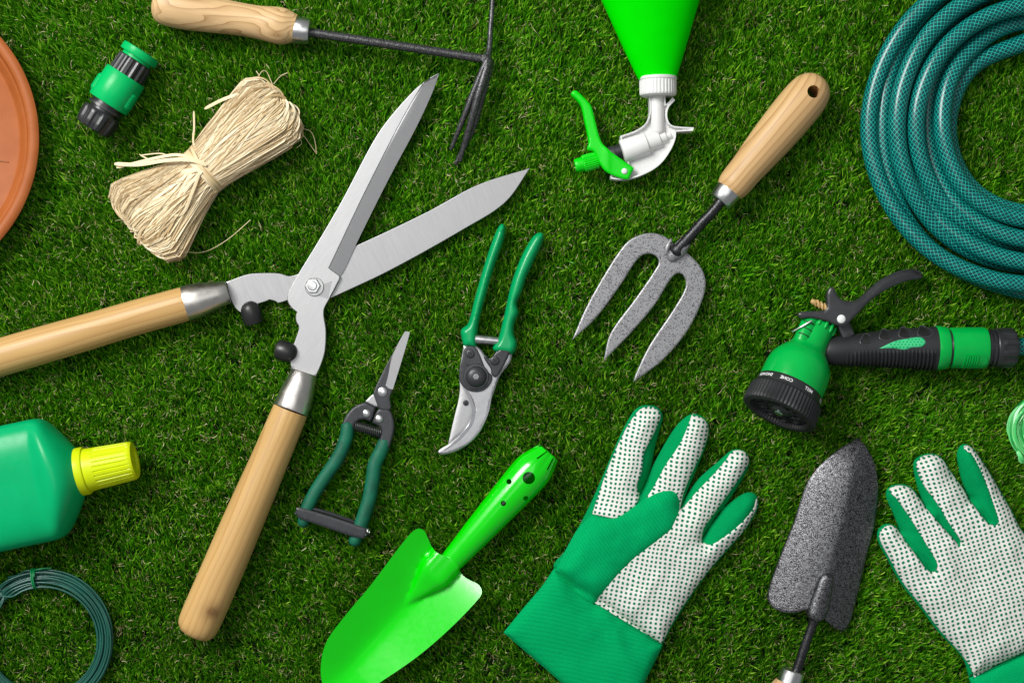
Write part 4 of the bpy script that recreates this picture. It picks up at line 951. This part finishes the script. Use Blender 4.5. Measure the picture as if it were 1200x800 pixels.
g = G(); sheet(g, dense(bl, 2.5), lambda x, y, d: gz(x, y, d), lambda x, y, d: gz(x, y, d) - 2.2, 3, creases=[dense([(476, 709), (440, 757), (412, 800)], 4, False)]); t.part('blade', g, M['neon_paint'], ang=60)
AD = np.array((.665, -.747, .0)); H0 = np.array((519., 668.5, 20.))
prof_o = [(0, 12.4), (16, 14.0), (60, 17.6), (110, 21.0), (140, 22.9), (155, 23.2), (164, 22.4), (176, 18.6), (186, 14.8)]
prof = prof_o + [(186.2, 12.9), (176, 16.6), (164, 20.2), (155, 21.2), (140, 21.0), (110, 19.1), (60, 15.7), (16, 12), (0.4, 10.4)]
C = [H0 + AD * s for s, r in prof]
V = []; n = 96; g = G(); A = np.linspace(0, 2*math.pi, n, endpoint=False)
uu = np.cross((0, 0, 1.), AD); uu /= np.linalg.norm(uu); vv = np.array((0, 0, 1.))
for (s, r), c in zip(prof, C):
    for a in A:
        fac = 1.0
        if s > 160: k = (s - 160) / 24; fac = 1 - .10 * k * (1 - abs(math.cos(a * 3.5)))   # petals pressed together at the end
        V.append(c + (uu * math.cos(a) + vv * math.sin(a) * .92) * r * fac)
m = len(prof); F = [(i*n + j, i*n + (j+1) % n, ((i+1) % m)*n + (j+1) % n, ((i+1) % m)*n + j) for i in range(m) for j in range(n)]
g.add(V, F); hnd = t.part('handle', g, M['neon_paint'], ang=40)
cut = []
for (x, y, r) in ((619.5, 558, 7.2), (596.5, 562.5, 3), (590, 587.5, 3.1), (616, 582, 3)):
    gc = G(); lathe(gc, (x, y, 21), (0, 0, 1), [(0, r), (60, r)], 28); cut.append((gc, t.k, t.loc))
# slits pressed into the end of the tube
for (a, b) in (((621, 524.5), (642, 519.5)), ((629, 536), (646, 524)), ((641, 549), (651, 530)), ((652, 556), (657, 540))):
    ax, ay = a; bx, by = b; L = math.hypot(bx-ax, by-ay); nx, ny = -(by-ay)/L*.8, (bx-ax)/L*.8; bx += (bx-ax)*.12; by += (by-ay)*.12
    gc = G(); gc.add([(ax+nx, ay+ny, 22), (bx+nx, by+ny, 22), (bx-nx, by-ny, 22), (ax-nx, ay-ny, 22), (ax+nx, ay+ny, 70), (bx+nx, by+ny, 70), (bx-nx, by-ny, 70), (ax-nx, ay-ny, 70)],
                     [(0, 1, 2, 3), (4, 5, 6, 7), (0, 1, 5, 4), (1, 2, 6, 5), (2, 3, 7, 6), (3, 0, 4, 7)]); cut.append((gc, t.k, t.loc))
boolean(hnd, cut)
g = G(); lathe(g, H0, AD, [(178, .1), (178.5, 12.0), (183, 11.4), (184.6, 9), (185, .1)], 40, flatk=.92); t.part('end_plug', g, M['neon_paint'])

# ================================================================== secateurs
t = Thing('secateurs', 'bypass secateurs with glossy green handles and curved silver blades', 'secateurs', (558, 441), 16)
lh = [(588, 261.5), (592, 264), (592.5, 272), (588, 288), (580, 310), (569, 347.5), (561, 379), (558.5, 408, 1), (543, 406, 1), (539.5, 390), (541, 385), (548, 379), (555.6, 351), (565, 317.5), (576, 284), (583, 267)]
g = G(); sheet(g, dense(lh, 2), dome(8, 12, 7.5), dome(8, -5, 6), 2.2); t.part('handle', g, M['grip_green'], ang=50)
rh = [(635, 272), (638, 276), (635, 286), (627, 303), (622, 314), (618, 322), (611, 343), (606, 355), (608, 366), (603, 379), (602.5, 391), (606, 401), (605, 409), (600, 416, 1), (578, 410), (584, 396), (590.5, 370), (599, 332.5), (610, 302.5), (622, 280), (629, 273)]
g = G(); sheet(g, dense(rh, 2), dome(8, 12, 7.5), dome(8, -5, 6), 2.2); t.part('handle', g, M['grip_green'], ang=50)
g = G(); lathe(g, (557, 397, 12), (1, .09, 0), [(0, 4), (0, 5.6), (9, 5.7), (9.3, 5.2), (10, 5.2), (10.3, 5.7), (27, 4.9), (28, 4)], 28); t.part('spring_sleeve', g, M['ferrule_zinc'])
bd = [(543, 405, 1), (558, 405, 1), (564, 410), (571, 419), (577, 420, 1), (582, 411, 1), (600, 415, 1), (598, 424), (586, 440), (578, 462), (575, 470), (571, 488), (561, 508), (548, 521), (532, 529.5), (517, 532.6), (513, 530), (516, 526), (530, 518), (540, 510), (546, 500), (553.5, 489), (555.6, 478), (553, 469), (545, 456), (538, 444)]
g = G(); sheet(g, dense(bd, 1.6), lambda x, y, d: 14.5 - 1.2 * np.clip(1 - d / 2, 0, 1) ** 2, flat(8), 2.5); hk = t.part('hook_blade', g, M['forged_steel'], ang=35)
gr = dense([(541, 450), (549, 462), (554, 474), (555.5, 482), (553, 494), (546, 505), (537, 515), (521, 527)], 2, False)
def strip(g, line, w, z0, z1):  # a narrow dark channel line
    P = np.array(line); T = np.gradient(P, axis=0); T /= np.linalg.norm(T, axis=1, keepdims=True); N_ = np.stack([-T[:, 1], T[:, 0]], 1)
    ww = w * np.sin(np.linspace(.12, math.pi - .12, len(P))) ** .5
    ol = list(map(tuple, P + N_ * ww[:, None])) + list(map(tuple, (P - N_ * ww[:, None])[::-1])); sheet(g, ol, flat(z1), flat(z0), 3)
g = G(); strip(g, gr, 1.7, 12, 15.0); t.part('hook_groove', g, M['dark_steel'], hk)
g = G(); strip(g, dense([(577, 452), (573, 478), (568, 492), (560, 506), (547, 519), (530, 527)], 2, False), .9, 12, 15.0); t.part('hook_groove', g, M['dark_steel'], hk)
cbl = [(538, 444, 1), (546, 455), (554, 470), (557, 480), (554, 494), (545, 508), (525, 521, 1), (529, 503), (533, 486), (537, 470), (539, 455)]
g = G(); sheet(g, dense(cbl, 2), lambda x, y, d: 12 - .9 * np.clip(1 - d / 4, 0, 1), flat(8.2), 3); t.part('cutting_blade', g, M['blade_steel'], ang=30)
p1 = [(544, 409), (547, 406), (556, 406), (561, 413), (570, 434), (576.5, 440), (575, 449), (566, 457.5), (554, 458.8), (544, 454), (538, 444), (539.5, 430), (542, 419)]
g = G(); plate(g, p1, 13, 17, 3, 1.0); pp = t.part('lock_plate', g, M['dark_coat'], ang=35)
for x, y, r in ((551, 414.4, 5), (580, 422.5, 5.5)): cross_screw(t, x, y, 17.2 if x < 560 else 18.2, r, M['dark_coat'], rot=.7)
g = G(); lathe(g, (558, 441, 16.8), (0, 0, 1), [(0, 15), (1.2, 15), (2, 14.4), (2.2, 12.4), (3, 12.2), (5.5, 9.6), (6.8, 7), (7.2, 4.2)], 48); bs = t.part('pivot_boss', g, M['dark_coat'])
g = G(); lathe(g, (558, 441, 23), (0, 0, 1), [(0, 4.3), (1.8, 4.3), (2.4, 3.6), (2.5, 1.8), (1.6, 1.6), (1.6, .1)], 6); t.part('pivot_screw', g, M['dark_steel'], bs)
nt = G()
for k in range(5): lathe(nt, (547.5 + k * 3.4, 427.2 + (k % 2) * .9, 16.8), (0, 0, 1), [(0, 1.4), (.9, 1.2), (1, .1)], 8)
t.part('lock_teeth', nt, M['slot'], pp)
ct = [(597, 399.5), (600, 401), (599.6, 407), (592.5, 424), (586.5, 435.5), (580.5, 442), (576, 438), (575, 432), (568, 421), (567, 417), (569.5, 416, 1), (574.5, 421), (580.5, 413), (586, 409.5), (592, 403)]
g = G(); sheet(g, dense(ct, 1.6), lambda x, y, d: 18.4 - 1.2 * np.clip(1 - d / 1.6, 0, 1) ** 2 + 1.5 * np.clip((412 - y) / 12, 0, 1), flat(13.2), 2.4); t.part('safety_catch', g, M['dark_coat'], ang=40)
cross_screw(t, 545.8, 472, 12.2, 3.4, M['dark_coat'], rot=.2)

# ================================================================== snips
t = Thing('pruning_snips', 'slim pruning snips with dark green dipped handles held by black strap', 'snips', (440, 480), 14)
ab = [(475, 388.5, 1), (468, 399), (462, 411), (453, 427), (446, 441), (440, 454), (438, 461), (442, 474), (444, 478), (457, 480), (457, 466), (461, 454), (464, 440), (470, 420), (476, 402), (480.5, 389.5, 1)]
g = G(); plate(g, ab, 11.5, 15.5, 3, .6); ub = t.part('upper_jaw', g, M['dark_coat'], ang=30)
sb = [(475, 388, 1), (480.5, 389, 1), (477, 402), (471, 422), (460.5, 456, 1), (456, 455), (452, 451.5, 1), (455, 440), (459, 420), (463, 410), (469, 398)]
g = G(); sheet(g, dense(sb, 2), flat(16.4), flat(11.8), 3); t.part('cutting_edge', g, M['blade_steel_low'], ub, ang=25)
lp = [(437.5, 461, 1), (432, 466), (427.5, 470.5, 1), (440, 476.5, 1), (446, 476)]
g = G(); plate(g, lp, 9, 14, 2.5, .6); t.part('lower_jaw', g, M['forged_steel'])
la = [(428, 470.5, 1), (416, 475.5), (408, 483), (402.5, 492), (399, 502, 1), (413.5, 508, 1), (415, 499), (420, 493), (427, 491.5), (434, 493.5), (437.5, 487), (440.5, 477, 1)]
g = G(); plate(g, la, 6, 14.6, 3, 1.8); t.part('arm', g, M['dark_coat'], ang=40)
ra = [(444, 478, 1), (450, 479), (457, 480.5), (461, 489), (462.3, 500), (460.5, 511), (456, 525, 1), (441.5, 522, 1), (446, 511), (446.3, 502), (442, 498), (436, 495.5, 1), (439.5, 485)]
g = G(); plate(g, ra, 6, 15.6, 3, 1.8); t.part('arm', g, M['dark_coat'], ang=40)
for x, y, z, r in ((448.4, 459, 15.6, 5.8), (429.4, 484, 14.6, 4.9), (444.3, 490.3, 15.6, 4.9)):
    g = G(); rivet(g, x, y, z, r, 2); t.part('rivet', g, M['rivet_steel'])
g = G(); N_ = 150; tube(g, [(415 + 31 * i / N_, 498.5 + 9 * i / N_ + 6 * math.sin(i / N_ * 6.283 * 13), 9 + 6 * math.cos(i / N_ * 6.283 * 13)) for i in range(N_ + 1)], .75, 6, step=1.5, transport=True); t.part('spring', g, M['black_plastic'], ang=60)
for pts, rr in (([(407, 500, 10), (405.5, 512, 10), (397, 534, 10), (381, 558, 10), (367, 580, 10), (358, 600, 10), (355, 612, 10)], [7.8, 8, 8, 7.8, 7.8, 7.8, 7]), ([(450, 519, 10), (446.5, 528, 10), (439, 544, 10), (436.5, 562, 10), (432, 586, 10), (423.5, 612, 10), (415.5, 634, 10)], [7.8, 8.2, 8.4, 8.4, 8.4, 8.2, 7.4])):
    g = G(); tube(g, pts, rr, 28, flatk=.95); t.part('handle', g, M['dip_green'])
g = G(); so = [(348, 594, 1), (355, 594.5), (392, 605.5), (428, 617.5, 1), (430, 622), (427, 630, 1), (412, 627), (378, 615.5), (350, 606, 1), (347.5, 600)]
sheet(g, dense(so, 2), lambda x, y, d: 20.5 - 1.0 * np.clip(1 - d / 1.5, 0, 1), flat(18.3), 3); st = t.part('closing_strap', g, M['dark_coat'], ang=40)
g = G(); tube(g, [(347.5, 601, 19), (346.5, 601, 10), (349, 601, 2), (366, 604, 1), (430, 626, 1), (432, 626, 10), (429, 626, 19)], 1.8, 10); t.part('strap_loop', g, M['dark_coat'], st)
g = G(); tube(g, [(360, 594, 8), (366, 596, 10), (390, 603, 10), (415, 612, 9)], 2.4, 12, flatk=1.6); t.part('strap_back', g, M['dark_lever'], st)
g = G(); lathe(g, (427, 622, 12), (.95, .25, .2), [(0, 3), (3, 4.6), (5, 4.6), (5.6, 3.8), (5.8, 2), (7, 1.9), (7.2, .1)], 20); t.part('screw', g, M['rivet_steel'])

# ================================================================== green bottle
t = Thing('plastic_bottle', 'plain green plastic bottle with ribbed yellow screw cap lying flat', 'bottle', (60, 560), 34)
Db = np.array((-.978, .208, 0.)); N0 = np.array((94., 552.5, 34.))
prof = smooth_profile([(-3, 25), (0, 26.5), (1.5, 29), (12, 45), (24, 61), (32, 69), (40, 71.8), (50, 72.2), (70, 72.2), (230, 72.2), (244, 69), (250, 60), (251, 20)], 3.5)
g = G(); n = 96; C = [N0 + Db * s for s, r in prof]; V = []; uu = np.cross((0, 0, 1.), Db); uu /= np.linalg.norm(uu)
for (s, r), c in zip(prof, C):
    k = np.clip((s - 2) / 40, 0, 1); zr = r * (1 - k) + min(r, 36) * k; e = 1 - .38 * k
    for a in np.linspace(0, 2*math.pi, n, endpoint=False):
        ca, sa = math.cos(a), math.sin(a); V.append(c + uu * r * math.copysign(abs(ca) ** e, ca) + np.array((0, 0, 1.)) * zr * math.copysign(abs(sa) ** e, sa))
m = len(prof); g.add(V, [(i*n + j, i*n + (j+1) % n, (i+1)*n + (j+1) % n, (i+1)*n + j) for i in range(m-1) for j in range(n)] + [tuple(range(n)), tuple(range((m-1)*n, m*n))])
t.part('body', g, M['bottle_green'], ang=50)
g = G(); lathe(g, N0, -Db, [(-4, 24), (-4, 27), (-3, 28.3), (6, 28.3), (8, 27.3), (8.4, 25)], 64); cp = t.part('cap_ring', g, M['cap_yellow'])
g = G(); lathe(g, N0, -Db, [(8, 22), (8.2, 25.4), (10, 25.6), (20, 24.8), (60, 22.8), (63, 22.4), (65.5, 21), (66, 19), (65.6, 14.5), (63.5, 13.5), (63.3, .1)], 160, rfn=ribbed(Db, 26, .05, 21, 60, 2), sub=2.0); t.part('screw_cap', g, M['cap_yellow'], ang=25)

# ================================================================== wire coil
t = Thing('wire_coil', 'coil of thin dark green coated garden wire tied with green twist', 'wire coil', (50, 750), 10)
R = random.Random(9); g = G(); pts = []; nT = 24
for k in range(nT):
    layer = k % 3; r = 64 + (k // 3) * 2.35 + layer * .9 ; z = 4 + layer * 3.4
    r2, z2 = 64 + ((k * 5) % nT) // 3 * 2.3 + R.uniform(-.5, .5), 3.5 + ((k * 5) % nT % 3) * 3.3 + R.uniform(-.4, .4)
    ph = R.uniform(0, 6.28)
    for i in range(24):
        a = -2.2 + i / 24 * 2 * math.pi; rr = r2 + .9 * math.sin(a * 2 + ph) - .8 * math.cos(a + ph)
        pts.append((50 + rr * math.cos(a), 749.5 + rr * math.sin(a), z2 + .5 * math.sin(3 * a + ph)))
g = G(); tube(g, [(8, 677, 4), (20, 674, 7), (32, 668, 10), (40, 671, 10), (41, 676, 8)] , 1.2, 8)
tube(g, pts[6:], 1.25, 8, step=5, round_ends=False); t.part('wire', g, M['coated_wire'], ang=70)
for (cx, cy, ang) in ((38.5, 680, -98), (22, 818, 112)):
    g = G(); a = math.radians(ang); ux, uy = math.cos(a), math.sin(a); cx, cy = 50 + 72 * ux, 749.5 + 72 * uy; q = []
    for i in range(33): b = i / 32 * 2 * math.pi * 2.2; q.append((cx + ux * 12 * math.cos(b) - uy * (i / 8 - 2), cy + uy * 12 * math.cos(b) + ux * (i / 8 - 2), 7.5 + 8 * math.sin(b)))
    tube(g, q, .9, 8, step=3, transport=True)
    if ang < 0: tube(g, [(40, 668, 10), (48, 666, 11), (59, 665.5, 8)], 1, 8)
    t.part('twist_tie', g, M['tie_wire'], ang=70)
